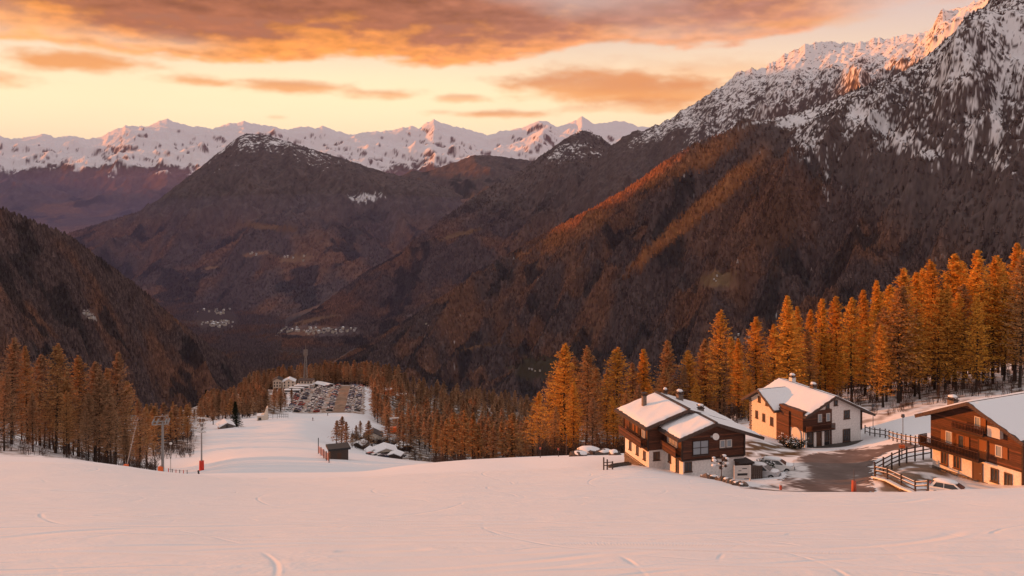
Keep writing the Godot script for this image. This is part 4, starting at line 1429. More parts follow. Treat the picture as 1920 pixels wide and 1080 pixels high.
# a larch 24 m tall: whorls of thin limbs hung with sprays of needles
func larch_meshes(sd: int, limbs: int, per: int, triple: int, size: float, low: float, spread: float) -> Array:
	rng.seed = sd
	var h := 24.0
	var v := PackedVector3Array()
	var c := PackedColorArray()
	var tr := MB.new()
	var lean := Vector3(rng.randf_range(-0.4, 0.4), 0, rng.randf_range(-0.4, 0.4))
	var mid := Vector3(0, h * 0.5, 0) + lean
	tr.tube(Vector3(0, -1.5, 0), mid, 0.34, 0.20, 7)
	tr.tube(mid, Vector3(0, h * 0.985, 0), 0.20, 0.02, 6)
	var clump := noise(sd, 0.25, 2)
	for i in limbs:
		var u := pow(i / float(limbs), 0.85)
		var y := h * lerpf(low, 0.985, u) + rng.randf_range(-0.25, 0.25)
		var a := i * 2.39996 + rng.randf_range(-0.5, 0.5)
		var shape := pow(1.0 - u, 0.82) * (0.6 + 0.4 * sm(0.0, 0.2, u)) + 0.03
		var len := spread * shape * rng.randf_range(0.5, 1.22)
		var dir := Vector3(cos(a), lerpf(-0.16, 0.35, u) + rng.randf_range(-0.08, 0.08), sin(a))
		var foot := Vector3(0, y, 0) + lean * (1.0 - absf(y / h - 0.5) * 2.0)
		var tip := foot + dir * len + Vector3(0, 0.10 * len, 0)
		var side := Vector3(-sin(a), 0, cos(a)) * 0.05
		for q in [side, Vector3(0, 0.05, 0)]:
			tr.tri(foot + q, tip, foot - q)
		for k in per:
			var f := lerpf(0.12, 1.02, (k + rng.randf()) / per)
			var p := foot + dir * len * f + Vector3(0, 0.10 * len * f * f, 0)
			var w := len * 0.30 * (1.0 - 0.6 * f) + 0.12
			var tone := 1.0 + 0.45 * clump.get_noise_3dv(p)
			for e in triple:
				if rng.randf() < 0.35 * sm(0.4, 0.0, u):
					continue
				spray(v, c, p + Vector3(rng.randf_range(-w, w), rng.randf_range(-0.28, 0.12), rng.randf_range(-w, w)), size * rng.randf_range(0.6, 1.3), tone)
	for k in int(limbs * 0.35): # the leader and the inner twigs
		var y := h * rng.randf_range(low + 0.15, 1.0)
		spray(v, c, Vector3(rng.randf_range(-0.3, 0.3), y, rng.randf_range(-0.3, 0.3)), size, 0.85)
	for k in 9: # dead limbs on the bare part of the trunk
		var y := h * rng.randf_range(0.06, low + 0.12)
		var a := rng.randf() * TAU
		tr.bar(Vector3(0, y, 0), Vector3(cos(a), rng.randf_range(-0.25, 0.1), sin(a)) * rng.randf_range(0.7, 2.2) + Vector3(0, y, 0), 0.05, 0.05)
	return [flat_mesh(v, c), tr.done()]


func spruce_meshes(sd: int) -> Array:
	rng.seed = sd
	var v := PackedVector3Array()
	var c := PackedColorArray()
	var tr := MB.new()
	tr.tube(Vector3(0, -1.0, 0), Vector3(0, 23.5, 0), 0.32, 0.03, 6)
	for i in 190:
		var u := i / 190.0
		var y := 24.0 * lerpf(0.05, 0.99, u)
		var a := i * 2.39996
		var len := 4.1 * pow(1.0 - u, 0.85) * rng.randf_range(0.75, 1.1) + 0.1
		for k in 11:
			var f := (k + rng.randf()) / 11.0
			var p := Vector3(cos(a) * len * f, y - 0.28 * len * f, sin(a) * len * f)
			for e in 2:
				spray(v, c, p + Vector3(rng.randf_range(-0.35, 0.35), rng.randf_range(-0.3, 0.1), rng.randf_range(-0.35, 0.35)), 0.75, rng.randf_range(0.6, 1.5))
	return [flat_mesh(v, c), tr.done()]


var near_larch := []
var far_larch := []
var spruces := []
var groves := {}


func plant(px: float, d: float, h: float, hue: int, region: String, fine := true, spruce := false) -> Node3D:
	var set_: Array = spruces if spruce else (near_larch if fine else far_larch)
	var kind: int = rng.randi_range(0, set_.size() - 1)
	var p := gp(px, d)
	var o := thing("spruce_tree" if spruce else "larch_tree", "", "tree", p, rng.randf() * TAU)
	var s := h / 24.0
	var wide := s * rng.randf_range(0.88, 1.2) * (1.6 if spruce else (1.0 if fine else 1.35))
	o.rotation.x = rng.randf_range(-0.035, 0.035)
	o.rotation.z = rng.randf_range(-0.035, 0.035)
	o.scale = Vector3(wide, s, wide)
	obj("crown", set_[kind][0], M.spruce_needles if spruce else M["larch_needles_%d" % hue], o)
	obj("trunk", set_[kind][1], M.bark, o)
	if not groves.has(region):
		groves[region] = []
	groves[region].append({"o": o, "px": px, "d": d, "h": h, "hue": hue})
	return o


const COUNT := ["first", "second", "third", "fourth", "fifth", "sixth", "seventh", "eighth", "ninth", "tenth", "eleventh", "twelfth", "thirteenth", "fourteenth", "fifteenth", "sixteenth", "seventeenth", "eighteenth", "nineteenth", "twentieth", "twenty-first", "twenty-second", "twenty-third", "twenty-fourth", "twenty-fifth", "twenty-sixth", "twenty-seventh", "twenty-eighth", "twenty-ninth", "thirtieth"]
const HUES := ["bright golden", "orange", "rust-orange", "brown-orange"]


func label_groves() -> void:
	for region in groves:
		var list: Array = groves[region]
		list.sort_custom(func(a, b): return a.px < b.px)
		var n := 0
		var seen := {}
		for t in list:
			var size: String = "tall" if t.h > 22.0 else ("medium" if t.h > 16.5 else "small")
			if region.begins_with("*"): # dense wood: nothing tells these apart
				var like: String = size + " " + HUES[t.hue]
				seen[like] = seen.get(like, -1) + 1
				t.o.set_meta("label", "%s larch, %s such from left in the %s" % [like, COUNT[mini(seen[like], COUNT.size() - 1)], region.substr(1)])
			else:
				t.o.set_meta("label", "%s %s larch %s, %s from the left" % [size, HUES[t.hue], region, COUNT[mini(n, COUNT.size() - 1)]])
			t.o.set_meta("group", "larches " + region.trim_prefix("*"))
			n += 1


func skyline(list: Array, px: float) -> float:
	for i in range(0, list.size() - 2, 2):
		if px <= list[i + 2]:
			return lerpf(list[i + 1], list[i + 3], clampf((px - list[i]) / float(list[i + 2] - list[i]), 0.0, 1.0))
	return list[list.size() - 1]


func tip_height(px: float, d: float, tip: float) -> float:
	return (HZ - tip) / F * d - gp(px, d).y


func build_trees() -> void:
	for k in 7:
		near_larch.append(larch_meshes(500 + k, 190 + 10 * (k % 3), 15, 2, 0.42, 0.13 + 0.03 * (k % 4), [4.6, 6.3, 5.3, 6.8, 5.7, 5.0, 6.1][k]))
	for k in 5:
		far_larch.append(larch_meshes(520 + k, 70, 8, 2, 1.0, 0.16 + 0.03 * (k % 3), 4.5 + 0.4 * (k % 3)))
	for k in 2:
		spruces.append(spruce_meshes(540 + k))
	rng.seed = 900
	# the stand on the right: the trees that make its outline, front to back
	var right := [1205, 188, 652, 1250, 180, 634, 1290, 178, 655, 1322, 185, 632, 1350, 176, 581, 1385, 190, 632, 1422, 182, 590, 1452, 178, 606, 1483, 172, 552, 1515, 190, 578, 1535, 180, 558, 1562, 184, 552, 1597, 176, 557, 1622, 192, 542, 1652, 182, 523, 1688, 168, 499, 1713, 186, 508, 1752, 178, 486, 1790, 176, 472, 1812, 190, 488, 1835, 172, 464, 1862, 182, 476, 1881, 190, 478, 1903, 172, 453, 1926, 166, 440, 1958, 176, 432, 1665, 200, 533, 1500, 200, 573, 1735, 196, 500, 1772, 168, 530]
	for i in range(0, right.size(), 3):
		var px: float = right[i]
		plant(px, right[i + 1], tip_height(px, right[i + 1], right[i + 2]), 0 if px > 1440.0 and i % 2 == 0 else (1 if px > 1330.0 else 1 + i % 2), "on the skyline behind the chalets")
	var env := [1000, 690, 1050, 650, 1150, 655, 1200, 662, 1250, 640, 1300, 660, 1350, 590, 1400, 640, 1440, 600, 1483, 557, 1530, 575, 1600, 562, 1650, 532, 1690, 504, 1750, 492, 1830, 470, 1900, 457, 2060, 420]
	for q in [["*sunlit stand behind the white house", 1190, 1520, 34], ["*sunlit stand above the right-hand chalet", 1520, 1980, 46]]:
		for k in q[3]:
			var px := lerpf(q[1], q[2], (k + rng.randf()) / q[3])
			var d := rng.randf_range(170, 228)
			if px > 1630.0:
				d -= 8.0
			var top := skyline(env, px) + rng.randf_range(14, 95)
			plant(px, d, clampf(tip_height(px, d, top), 9.0, 27.0), rng.randi_range(1, 3) if px < 1450.0 else rng.randi_range(0, 2), q[0])
	var mid := [1062, 182, 643, 1098, 178, 647, 1083, 192, 668, 1158, 180, 651, 1140, 194, 688, 1030, 196, 698, 1052, 188, 688, 1122, 200, 688, 1183, 186, 678, 1012, 212, 733, 1040, 170, 760, 1110, 168, 745, 1150, 170, 742, 1172, 166, 730, 1195, 170, 720, 1075, 172, 715]
	for i in range(0, mid.size(), 3):
		plant(mid[i], mid[i + 1], tip_height(mid[i], mid[i + 1], mid[i + 2]), 1 + (i / 3) % 3, "left of the stepped-roof chalet")
	var left := [-20, 185, 638, 22, 180, 630, 52, 190, 646, 75, 200, 664, 104, 178, 644, 130, 190, 688, 146, 195, 664, 178, 182, 675, 200, 198, 688, 216, 186, 658, 242, 198, 712, 262, 212, 745, 276, 228, 762, 8, 168, 700, -62, 180, 648, 62, 172, 735, 125, 170, 732, 165, 174, 736]
	for i in range(0, left.size(), 3):
		plant(left[i], left[i + 1], tip_height(left[i], left[i + 1], left[i + 2]), 2 + (i / 3) % 2, "on the left-hand stand's skyline")
	var lenv := [-200, 640, -20, 650, 60, 665, 105, 660, 150, 680, 215, 670, 245, 720, 290, 765]
	for k in 30:
		var px := lerpf(-130, 275, (k + rng.randf()) / 30.0)
		var d := rng.randf_range(166, 245)
		plant(px, d, clampf(tip_height(px, d, skyline(lenv, px) + rng.randf_range(15, 100)), 8.0, 25.0), rng.randi_range(2, 3), "*left-hand stand beside the piste")
	# the wood round the floodlights, left of the piste
	var wenv := [260, 765, 290, 742, 309, 738, 345, 752, 385, 748, 420, 738, 450, 728, 480, 712, 560, 700]
	for k in 46:
		var d := rng.randf_range(265, 560)
		var far := sm(265, 560, d)
		var px := lerpf(268, lerpf(352, 470, far), rng.randf())
		var top := skyline(wenv, px) + rng.randf_range(0, 50) * (1.0 - far * 0.6)
		plant(px, d, clampf(tip_height(px, d, top), 7.0, 20.0), rng.randi_range(2, 3), "*brown wood left of the far piste", false)
	# the big wood right of the car park
	var renv := [680, 680, 740, 676, 800, 686, 850, 697, 900, 703, 950, 715, 990, 735, 1020, 755, 1100, 790]
	var rest: Array[Transform3D] = []
	var tint := PackedColorArray()
	var n := 0
	for k in 520:
		var d := 285.0 + 500.0 * pow((k + rng.randf()) / 520.0, 0.8)
		var px := rng.randf_range(lerpf(835, 698, sm(300, 570, d)), 1075)
		var top := skyline(renv, px)
		var h := rng.randf_range(12.0, 19.0)
		h = minf(h, tip_height(px, d, top + rng.randf_range(0, 8)))
		if h < 6.0:
			continue
		if n < 84:
			plant(px, d, h, rng.randi_range(2, 3), "*wood right of the car park", false)
			n += 1
		else:
			rest.append(Transform3D(Basis(Vector3.UP, rng.randf() * TAU).scaled(Vector3(1.35, 1, 1.35) * h / 24.0), gp(px, d)))
	# behind and left of the car park
	var benv := [440, 712, 470, 696, 520, 682, 600, 674, 660, 672, 720, 676, 760, 680]
	for k in 130:
		var px := lerpf(448, 750, rng.randf())
		var d := rng.randf_range(705, 795)
		rest.append(Transform3D(Basis(Vector3.UP, rng.randf() * TAU).scaled(Vector3(1.35, 1, 1.35) * clampf(tip_height(px, d, skyline(benv, px) + rng.randf_range(0, 14)), 7.0, 24.0) / 24.0), gp(px, d)))
	for k in 150:
		var d := rng.randf_range(470, 690)
		var px := rng.randf_range(lerpf(375, 430, sm(470, 690, d)), lerpf(470, 551, sm(500, 575, d)))
		var h := minf(rng.randf_range(10, 17), tip_height(px, d, 727.0 if px > 500.0 else 716.0))
		if h > 5.0:
			rest.append(Transform3D(Basis(Vector3.UP, rng.randf() * TAU).scaled(Vector3(1.4, 1, 1.4) * h / 24.0), gp(px, d)))
	var halves: Array = [[], []]
	var tm: ArrayMesh = far_larch[1][0].duplicate()
	var both := ArrayMesh.new()
	both.add_surface_from_arrays(Mesh.PRIMITIVE_TRIANGLES, far_larch[1][0].surface_get_arrays(0))
	both.surface_set_material(0, M.larch_needles_3)
	both.add_surface_from_arrays(Mesh.PRIMITIVE_TRIANGLES, far_larch[1][1].surface_get_arrays(0))
	both.surface_set_material(1, M.bark)
	for t in rest:
		tint.append(Color.WHITE * rng.randf_range(0.8, 1.5))
	scatter("larch_wood", both, null, rest, tint)
	# dark spruces
	for q in [[443, 395, 752, "dark green spruce standing alone at the left edge of the far piste"], [386, 590, 730, "dark spruce rising from the brown wood above the floodlight mast"], [400, 600, 742, "smaller dark spruce beside the taller one in the brown wood"]]:
		plant(q[0], q[1], tip_height(q[0], q[1], q[2]), 0, "spruce", true, true).set_meta("label", q[3])
	groves.erase("spruce")
	for q in [[630, 300, 788], [640, 310, 780], [650, 305, 790]]:
		plant(q[0], q[1], tip_height(q[0], q[1], q[2]), 3, "behind the flat-roofed hut", false)
	for q in [[668, 405, 797], [690, 398, 788], [748, 398, 783], [756, 390, 796], [768, 395, 778], [676, 445, 788], [727, 420, 775], [660, 380, 812]]:
		plant(q[0], q[1], tip_height(q[0], q[1], q[2]), 3, "among the houses right of the piste", false)
	label_groves()
	# bare saplings and brush at the feet of the stands
	var b := MB.new()
	rng.seed = 77
	for k in 9:
		var foot := Vector3(rng.randf_range(-0.8, 0.8), -0.2, rng.randf_range(-0.8, 0.8))
		var top := foot + Vector3(rng.randf_range(-0.5, 0.5), rng.randf_range(1.2, 3.2), rng.randf_range(-0.5, 0.5))
		b.tube(foot, top, 0.035, 0.012, 3)
		for e in 5:
			var m := foot.lerp(top, rng.randf_range(0.3, 0.95))
			b.tube(m, m + Vector3(rng.randf_range(-0.6, 0.6), rng.randf_range(0.1, 0.5), rng.randf_range(-0.6, 0.6)), 0.022, 0.01, 3)
	var bush := b.done()
	var spots: Array[Transform3D] = []
	for k in 1500:
		var px := 0.0
		var d := 0.0
		match k % 4:
			0:
				if k % 3 > 0:
					px = rng.randf_range(660, 775)
					d = rng.randf_range(390, 450) if k % 3 == 1 else 430.0
				else:
					px = rng.randf_range(-100, 290)
					d = rng.randf_range(162, 235)
			1:
				px = rng.randf_range(1200, 1960)
				d = rng.randf_range(163, 225) - (8.0 if px > 1630.0 else 0.0)
			2:
				px = rng.randf_range(1010, 1200)
				d = rng.randf_range(163, 200)
			3:
				d = rng.randf_range(255, 420)
				px = rng.randf_range(lerpf(800, 740, sm(255, 420, d)), 1000) if k % 8 == 3 else rng.randf_range(290, 360)
		var s := rng.randf_range(0.5, 1.6)
		spots.append(Transform3D(Basis(Vector3.UP, rng.randf() * TAU).scaled(Vector3(s, s, s)), gp(px, d)))
	scatter("undergrowth", bush, M.twig, spots)


# ---------------------------------------------------------------- roads, fences, cars, small things

func sheet(called: String, poly: Array, cell: float, lift: float, style: int) -> void:
	var pp := PackedVector2Array()
	var lo := Vector2(1e9, 1e9)
	var hi := -lo
	for q in poly:
		var v := Vector2((q[0] - 960.0) / F * q[1], q[1])
		pp.append(v)
		lo = lo.min(v)
		hi = hi.max(v)
	var st := SurfaceTool.new()
	st.begin(Mesh.PRIMITIVE_TRIANGLES)
	var n := noise(71, 0.11, 4)
	var rag := noise(72, 0.35, 3)
	var nx := int((hi.x - lo.x) / cell) + 1
	var nd := int((hi.y - lo.y) / cell) + 1
	var made := {}
	var k := 0
	var vert := func(i: int, j: int) -> int:
		var key := j * (nx + 2) + i
		if not made.has(key):
			var x := lo.x + i * cell
			var d := lo.y + j * cell
			var c: Color
			var a := n.get_noise_2d(x * 2.0, d * 0.8)
			var b := rag.get_noise_2d(x * 2.5, d * 2.5)
			if style == 0:
				c = Color(0.175, 0.138, 0.128) * (1.0 + 0.3 * a + 0.15 * b)
				var px := 960.0 + F * x / d
				var edge := sm(1535.0, 1495.0, px) * 0.42 + sm(99.0, 92.0, d) * 0.12 + sm(122.0, 131.0, d) * 0.4
				c = c.lerp(Color(0.72, 0.70, 0.70), sm(0.28, 0.5, a * 0.6 + b * 0.3 + edge))
			else:
				c = Color(0.30, 0.205, 0.15) * (1.0 + 0.4 * a)
				var lane := x - (lerpf(634.0, 649.0, (d - 566.0) / 124.0) - 960.0) / F * d
				c = c.lerp(Color(0.75, 0.73, 0.73), sm(-0.05, 0.3, b + 0.3 * a) * sm(3.5, 5.0, absf(lane)) * 0.8)
			c.a = 1.0
			st.set_color(c)
			st.set_normal(Vector3(ground(x - 0.5, d) - ground(x + 0.5, d), 1.0, ground(x, d + 0.5) - ground(x, d - 0.5)).normalized())
			st.add_vertex(Vector3(x, ground(x, d) + lift, -d))
			made[key] = made.size()
		return made[key]
	for j in nd:
		for i in nx:
			var m := lo + Vector2(i + 0.5, j + 0.5) * cell
			var w := Vector2(rag.get_noise_2d(m.x * 1.5, m.y * 1.5), rag.get_noise_2d(m.y * 1.5 + 60.0, m.x * 1.5)) * 1.2
			if Geometry2D.is_point_in_polygon(m + w, pp):
				var a: int = vert.call(i, j)
				var b: int = vert.call(i, j + 1)
				var c: int = vert.call(i + 1, j)
				var e: int = vert.call(i + 1, j + 1)
				for q in [a, b, c, c, b, e]:
					st.add_index(q)
	struct(called, st.commit(), M.road)


# a fence of posts and rails; every post and rail is its own part
func rail_fence(label: String, pts: Array, h: float, rails: int, every: float, snowy: bool, step := 0.0) -> void:
	var o := thing("rail_fence", label, "fence", pts[0])
	var post := wbox(-0.07, 0.07, -0.5, h + 0.12, -0.07, 0.07)
	for s in pts.size() - 1:
		var a: Vector3 = pts[s] - pts[0]
		var b: Vector3 = pts[s + 1] - pts[0]
		var n := maxi(1, int(round(a.distance_to(b) / every)))
		for k in n:
			var p := a.lerp(b, k / float(n))
			var q := a.lerp(b, (k + 1) / float(n))
			p.y = ground(p.x + pts[0].x, -(p.z + pts[0].z)) - pts[0].y + step
			q.y = ground(q.x + pts[0].x, -(q.z + pts[0].z)) - pts[0].y + step
			obj("post", post, M.fence_wood, o, at_t(p))
			if s == pts.size() - 2 and k == n - 1:
				obj("post", post, M.fence_wood, o, at_t(q))
			for r in rails:
				var y := h * (r + 0.75) / rails - 0.02
				var st := MB.new()
				st.bar(p + Vector3(0, y, 0), q + Vector3(0, y, 0), 0.07, 0.11)
				var rail := obj("rail", st.done(), M.fence_wood, o)
				if snowy and r >= rails - 2:
					var sn := MB.new()
					sn.bar(p.lerp(q, 0.06) + Vector3(0, y + 0.082, 0), p.lerp(q, 0.94) + Vector3(0, y + 0.082, 0), 0.08, 0.05)
					obj("snow", sn.done(), M.roof_snow, rail)


func car(label: String, p: Vector3, turn: float, paint: Material, snowy: bool, tilt := 0.0) -> void:
	var o := thing("parked_car", label, "car", p, turn)
	o.rotation.x = tilt
	# length along X; wheels at +-1.27
	var side := PackedVector2Array()
	var outline := [[-2.05, 0.42], [-2.08, 0.75], [-1.95, 0.95], [-1.2, 1.0], [1.1, 0.98], [1.85, 0.86], [2.05, 0.68], [2.08, 0.4], [1.95, 0.28], [1.66, 0.28]]
	for q in outline: side.append(Vector2(q[0], q[1]))
	for k in 9: side.append(Vector2(1.27 + 0.38 * cos(PI * k / 8.0), 0.30 + 0.38 * sin(PI * k / 8.0)))
	for k in 9: side.append(Vector2(-1.27 + 0.38 * cos(PI * k / 8.0), 0.30 + 0.38 * sin(PI * k / 8.0)))
	side.append(Vector2(-1.9, 0.28))
	var st := MB.new()
	st.prism(side, -0.84, 0.84)
	var cab := [Vector3(-1.95, 0.93, 0.80), Vector3(1.2, 0.95, 0.80), Vector3(1.2, 0.95, -0.80), Vector3(-1.95, 0.93, -0.80), Vector3(-1.45, 1.44, 0.60), Vector3(0.35, 1.47, 0.60), Vector3(0.35, 1.47, -0.60), Vector3(-1.45, 1.44, -0.60)]
	st.hexa(cab)
	st.box(Vector3(-0.55, 1.475, 0), Vector3(1.7, 0.05, 1.16))
	st.box(Vector3(0.85, 1.02, 0.93), Vector3(0.16, 0.12, 0.18))
	st.box(Vector3(0.85, 1.02, -0.93), Vector3(0.16, 0.12, 0.18))
	obj("body", st.done(), paint, o)
	for s in [-1, 1]:
		for q in [[-1.55, -0.62, -1.28, -0.62], [-0.55, 0.88, -0.55, 0.26]]:
			var g := MB.new()
			g.quad(Vector3(q[0], 0.99, s * 0.795), Vector3(q[2], 1.40, s * 0.632), Vector3(q[3], 1.41, s * 0.632), Vector3(q[1], 0.99, s * 0.795))
			obj("side_window", g.done(), M.glass, o)
		for x in [-1.27, 1.27]:
			var ty := MB.new()
			ty.tube(Vector3(0, 0, -0.1), Vector3(0, 0, 0.1), 0.31, 0.31, 14)
			var wh := obj("wheel", ty.done(), M.tyre, o, at_t(Vector3(x, 0.31, s * 0.76)))
			var ri := MB.new()
			ri.tube(Vector3(0, 0, -0.105), Vector3(0, 0, 0.105), 0.19, 0.19, 10)
			obj("rim", ri.done(), M.steel, wh)
		obj("headlight", wbox(-0.06, 0.06, -0.08, 0.08, -0.18, 0.18), M.frame_white, o, at_t(Vector3(1.98, 0.72, s * 0.58)))
		obj("tail_light", wbox(-0.05, 0.05, -0.12, 0.12, -0.12, 0.12), M.pad_red, o, at_t(Vector3(-2.02, 0.85, s * 0.66)))
	var ws := MB.new()
	ws.quad(Vector3(1.13, 1.0, 0.72), Vector3(0.43, 1.44, 0.56), Vector3(0.43, 1.44, -0.56), Vector3(1.13, 1.0, -0.72))
	obj("windscreen", ws.done(), M.glass, o)
	var rw := MB.new()
	rw.quad(Vector3(-1.90, 1.01, -0.70), Vector3(-1.52, 1.40, -0.54), Vector3(-1.52, 1.40, 0.54), Vector3(-1.90, 1.01, 0.70))
	obj("rear_window", rw.done(), M.glass, o)
	obj("bumper", wbox(2.02, 2.14, 0.3, 0.5, -0.8, 0.8), M.dark_steel, o)
	obj("bumper", wbox(-2.14, -2.02, 0.3, 0.5, -0.8, 0.8), M.dark_steel, o)
	if snowy:
		var sn := MB.new()
		sn.smooth(true)
		sn.lump(Vector3(-0.5, 1.47, 0), Vector3(1.15, 0.20, 0.66), 4, 0.08, 16, 6)
		sn.lump(Vector3(1.55, 0.93, 0), Vector3(0.50, 0.10, 0.75), 5, 0.08, 14, 6)
		obj("snow", sn.done(), M.roof_snow, o)


func small_car_mesh(paint: Material, tall: float) -> ArrayMesh:
	var a := MB.new()
	a.box(Vector3(0, 0.62, 0), Vector3(4.2, 0.66, 1.74))
	a.hexa([Vector3(-1.9, 0.95, 0.8), Vector3(1.1, 0.95, 0.8), Vector3(1.1, 0.95, -0.8), Vector3(-1.9, 0.95, -0.8), Vector3(-1.5, 0.97, 0.62), Vector3(0.5, 0.97, 0.62), Vector3(0.5, 0.97, -0.62), Vector3(-1.5, 0.97, -0.62)])
	a.box(Vector3(-0.5, 1.45 * tall, 0), Vector3(1.9, 0.06, 1.24))
	var g := MB.new()
	g.hexa([Vector3(-1.85, 0.96, 0.78), Vector3(1.05, 0.96, 0.78), Vector3(1.05, 0.96, -0.78), Vector3(-1.85, 0.96, -0.78), Vector3(-1.4, 1.42 * tall, 0.6), Vector3(0.4, 1.42 * tall, 0.6), Vector3(0.4, 1.42 * tall, -0.6), Vector3(-1.4, 1.42 * tall, -0.6)])
	var t := MB.new()
	for x in [-1.3, 1.3]:
		for z in [-0.78, 0.78]:
			t.tube(Vector3(x, 0.31, z - 0.1), Vector3(x, 0.31, z + 0.1), 0.31, 0.31, 8)
	var m := a.done()
	m.surface_set_material(0, paint)
	g.st.generate_normals()
	g.st.commit(m)
	m.surface_set_material(1, M.glass)
	t.st.generate_normals()
	t.st.commit(m)
	m.surface_set_material(2, M.tyre)
	return m


func build_car_park() -> void:
	sheet("car_park_asphalt", [[548, 566], [684, 566], [683, 700], [560, 700]], 1.5, 0.12, 1)
	var paints := {"white": Color(0.7, 0.7, 0.69), "silver": Color(0.42, 0.42, 0.43), "dark blue": Color(0.03, 0.04, 0.09), "black": Color(0.02, 0.02, 0.022), "red": Color(0.35, 0.03, 0.02), "grey": Color(0.16, 0.16, 0.17), "blue": Color(0.05, 0.09, 0.22)}
	var keys := ["white", "silver", "dark blue", "white", "silver", "white", "dark blue", "blue", "red", "black"]
	var meshes := {}
	for k in paints:
		meshes[k] = [small_car_mesh(mat("paint_" + k.replace(" ", "_"), paints[k], 0.3), 1.0), small_car_mesh(M["paint_" + k.replace(" ", "_")], 1.14)]
	rng.seed = 60
	var rows := [[-33.0, "the leftmost row in the car park"], [-27.0, "the second row in the car park"], [-20.0, "the third row in the car park"], [-14.2, "the fourth row in the car park"], [-6.2, "the row just left of the lane"], [6.2, "the row just right of the lane"], [12.0, "the rightmost row in the car park"]]
	for r in rows:
		var d := 570.0 + rng.randf() * 2.0
		var seen := {}
		while d < 690.0:
			d += 2.75
			if rng.randf() < 0.26 + 0.3 * absf(bump_n.get_noise_2d(r[0] * 3.0, d * 0.6)):
				continue
			var lane := (lerpf(634.0, 649.0, (d - 566.0) / 124.0) - 960.0) / F * d
			var x: float = lane + r[0] + rng.randf_range(-0.35, 0.35)
			var c: String = keys[rng.randi_range(0, keys.size() - 1)]
			var p := Vector3(x, ground(x, d) + 0.13, -d)
			var o := obj("parked_car", meshes[c][rng.randi_range(0, 1)], null, null, Transform3D(Basis(Vector3.UP, (PI if rng.randf() < 0.5 else 0.0) + rng.randf_range(-0.06, 0.06)), p))
			seen[c] = seen.get(c, -1) + 1
			tag(o, "%s %s car from the near end of %s" % [COUNT[mini(seen[c], COUNT.size() - 1)], c, r[1]], "car", "cars in the snowy car park")
	for q in [[548, 652, "white coach parked first from the left behind the cars"], [556, 664, "white coach parked second from the left behind the cars"], [566, 676, "white coach nearest to the mast behind the cars"]]:
		var o := thing("coach", q[2], "coach", gp(q[0], q[1]), rng.randf_range(-0.2, 0.2), "coaches by the car park")
		obj("body", wbox(-5.8, 5.8, 0.45, 3.1, -1.25, 1.25), M.white_paint, o)
		obj("window_band", wbox(-5.5, 5.5, 1.6, 2.6, -1.27, 1.27), M.glass, o)
		obj("snow", snow_sheet(Vector3(-5.8, 3.1, -1.25), Vector3(5.8, 3.1, -1.25), Vector3(5.8, 3.1, 1.25), Vector3(-5.8, 3.1, 1.25), 0.3, 9, 12, 4), M.roof_snow, o)
		for x in [-4.0, 3.6]:
			for z in [-1.1, 1.1]:
				var ty := MB.new()
				ty.tube(Vector3(x, 0.5, z - 0.15), Vector3(x, 0.5, z + 0.15), 0.5, 0.5, 10)
				obj("wheel", ty.done(), M.tyre, o)


func mast(label: String, p: Vector3, h: float) -> void: # the lattice radio mast
	var o := thing("radio_mast", label, "mast", p)
	var legs := []
	for q in [[-1, 1], [1, 1], [1, -1], [-1, -1]]:
		var a := Vector3(q[0] * 1.9, -1, q[1] * 1.9)
		var b := Vector3(q[0] * 0.55, h * 0.78, q[1] * 0.55)
		var st := MB.new()
		st.bar(a, b, 0.22, 0.22)
		obj("leg", st.done(), M.steel, o)
		legs.append([a, b])
	for k in 11:
		var st := MB.new()
		for i in 4:
			var l0: Array = legs[i]
			var l1: Array = legs[(i + 1) % 4]
			var a: Vector3 = l0[0].lerp(l0[1], k / 11.0)
			var b: Vector3 = l1[0].lerp(l1[1], (k + 1) / 11.0)
			var c: Vector3 = l1[0].lerp(l1[1], k / 11.0)
			st.bar(a, b, 0.1, 0.1)
			st.bar(c, l0[0].lerp(l0[1], (k + 1) / 11.0), 0.1, 0.1)
			st.bar(a, c, 0.1, 0.1)
		obj("bracing", st.done(), M.steel, o)
	var bk := MB.new()
	for i in 10:
		var a := TAU * i / 10.0
		var b := TAU * (i + 1) / 10.0
		for y in [h * 0.80, h * 0.86, h * 0.92]:
			bk.bar(Vector3(cos(a) * 1.5, y, sin(a) * 1.5), Vector3(cos(b) * 1.5, y, sin(b) * 1.5), 0.12, 0.12)
		bk.bar(Vector3(cos(a) * 0.6, h * 0.76, sin(a) * 0.6), Vector3(cos(a) * 1.5, h * 0.80, sin(a) * 1.5), 0.1, 0.1)
		bk.bar(Vector3(cos(a) * 1.5, h * 0.80, sin(a) * 1.5), Vector3(cos(a) * 1.5, h * 0.93, sin(a) * 1.5), 0.14, 0.3)
	obj("antenna_basket", bk.done(), M.steel, o)
	var ro := MB.new()
	ro.tube(Vector3(0, h * 0.74, 0), Vector3(0, h * 1.08, 0), 0.2, 0.08)
	obj("antenna", ro.done(), M.steel, o)


func pad(o: Node3D, m: Material, r: float, h: float, at := Vector3.ZERO) -> void:
	var st := MB.new()
	st.smooth(true)
	st.tube(Vector3(0, -0.4, 0), Vector3(0, h, 0), r, r * 0.92, 14)
	obj("crash_pad", st.done(), m, o, at_t(at))


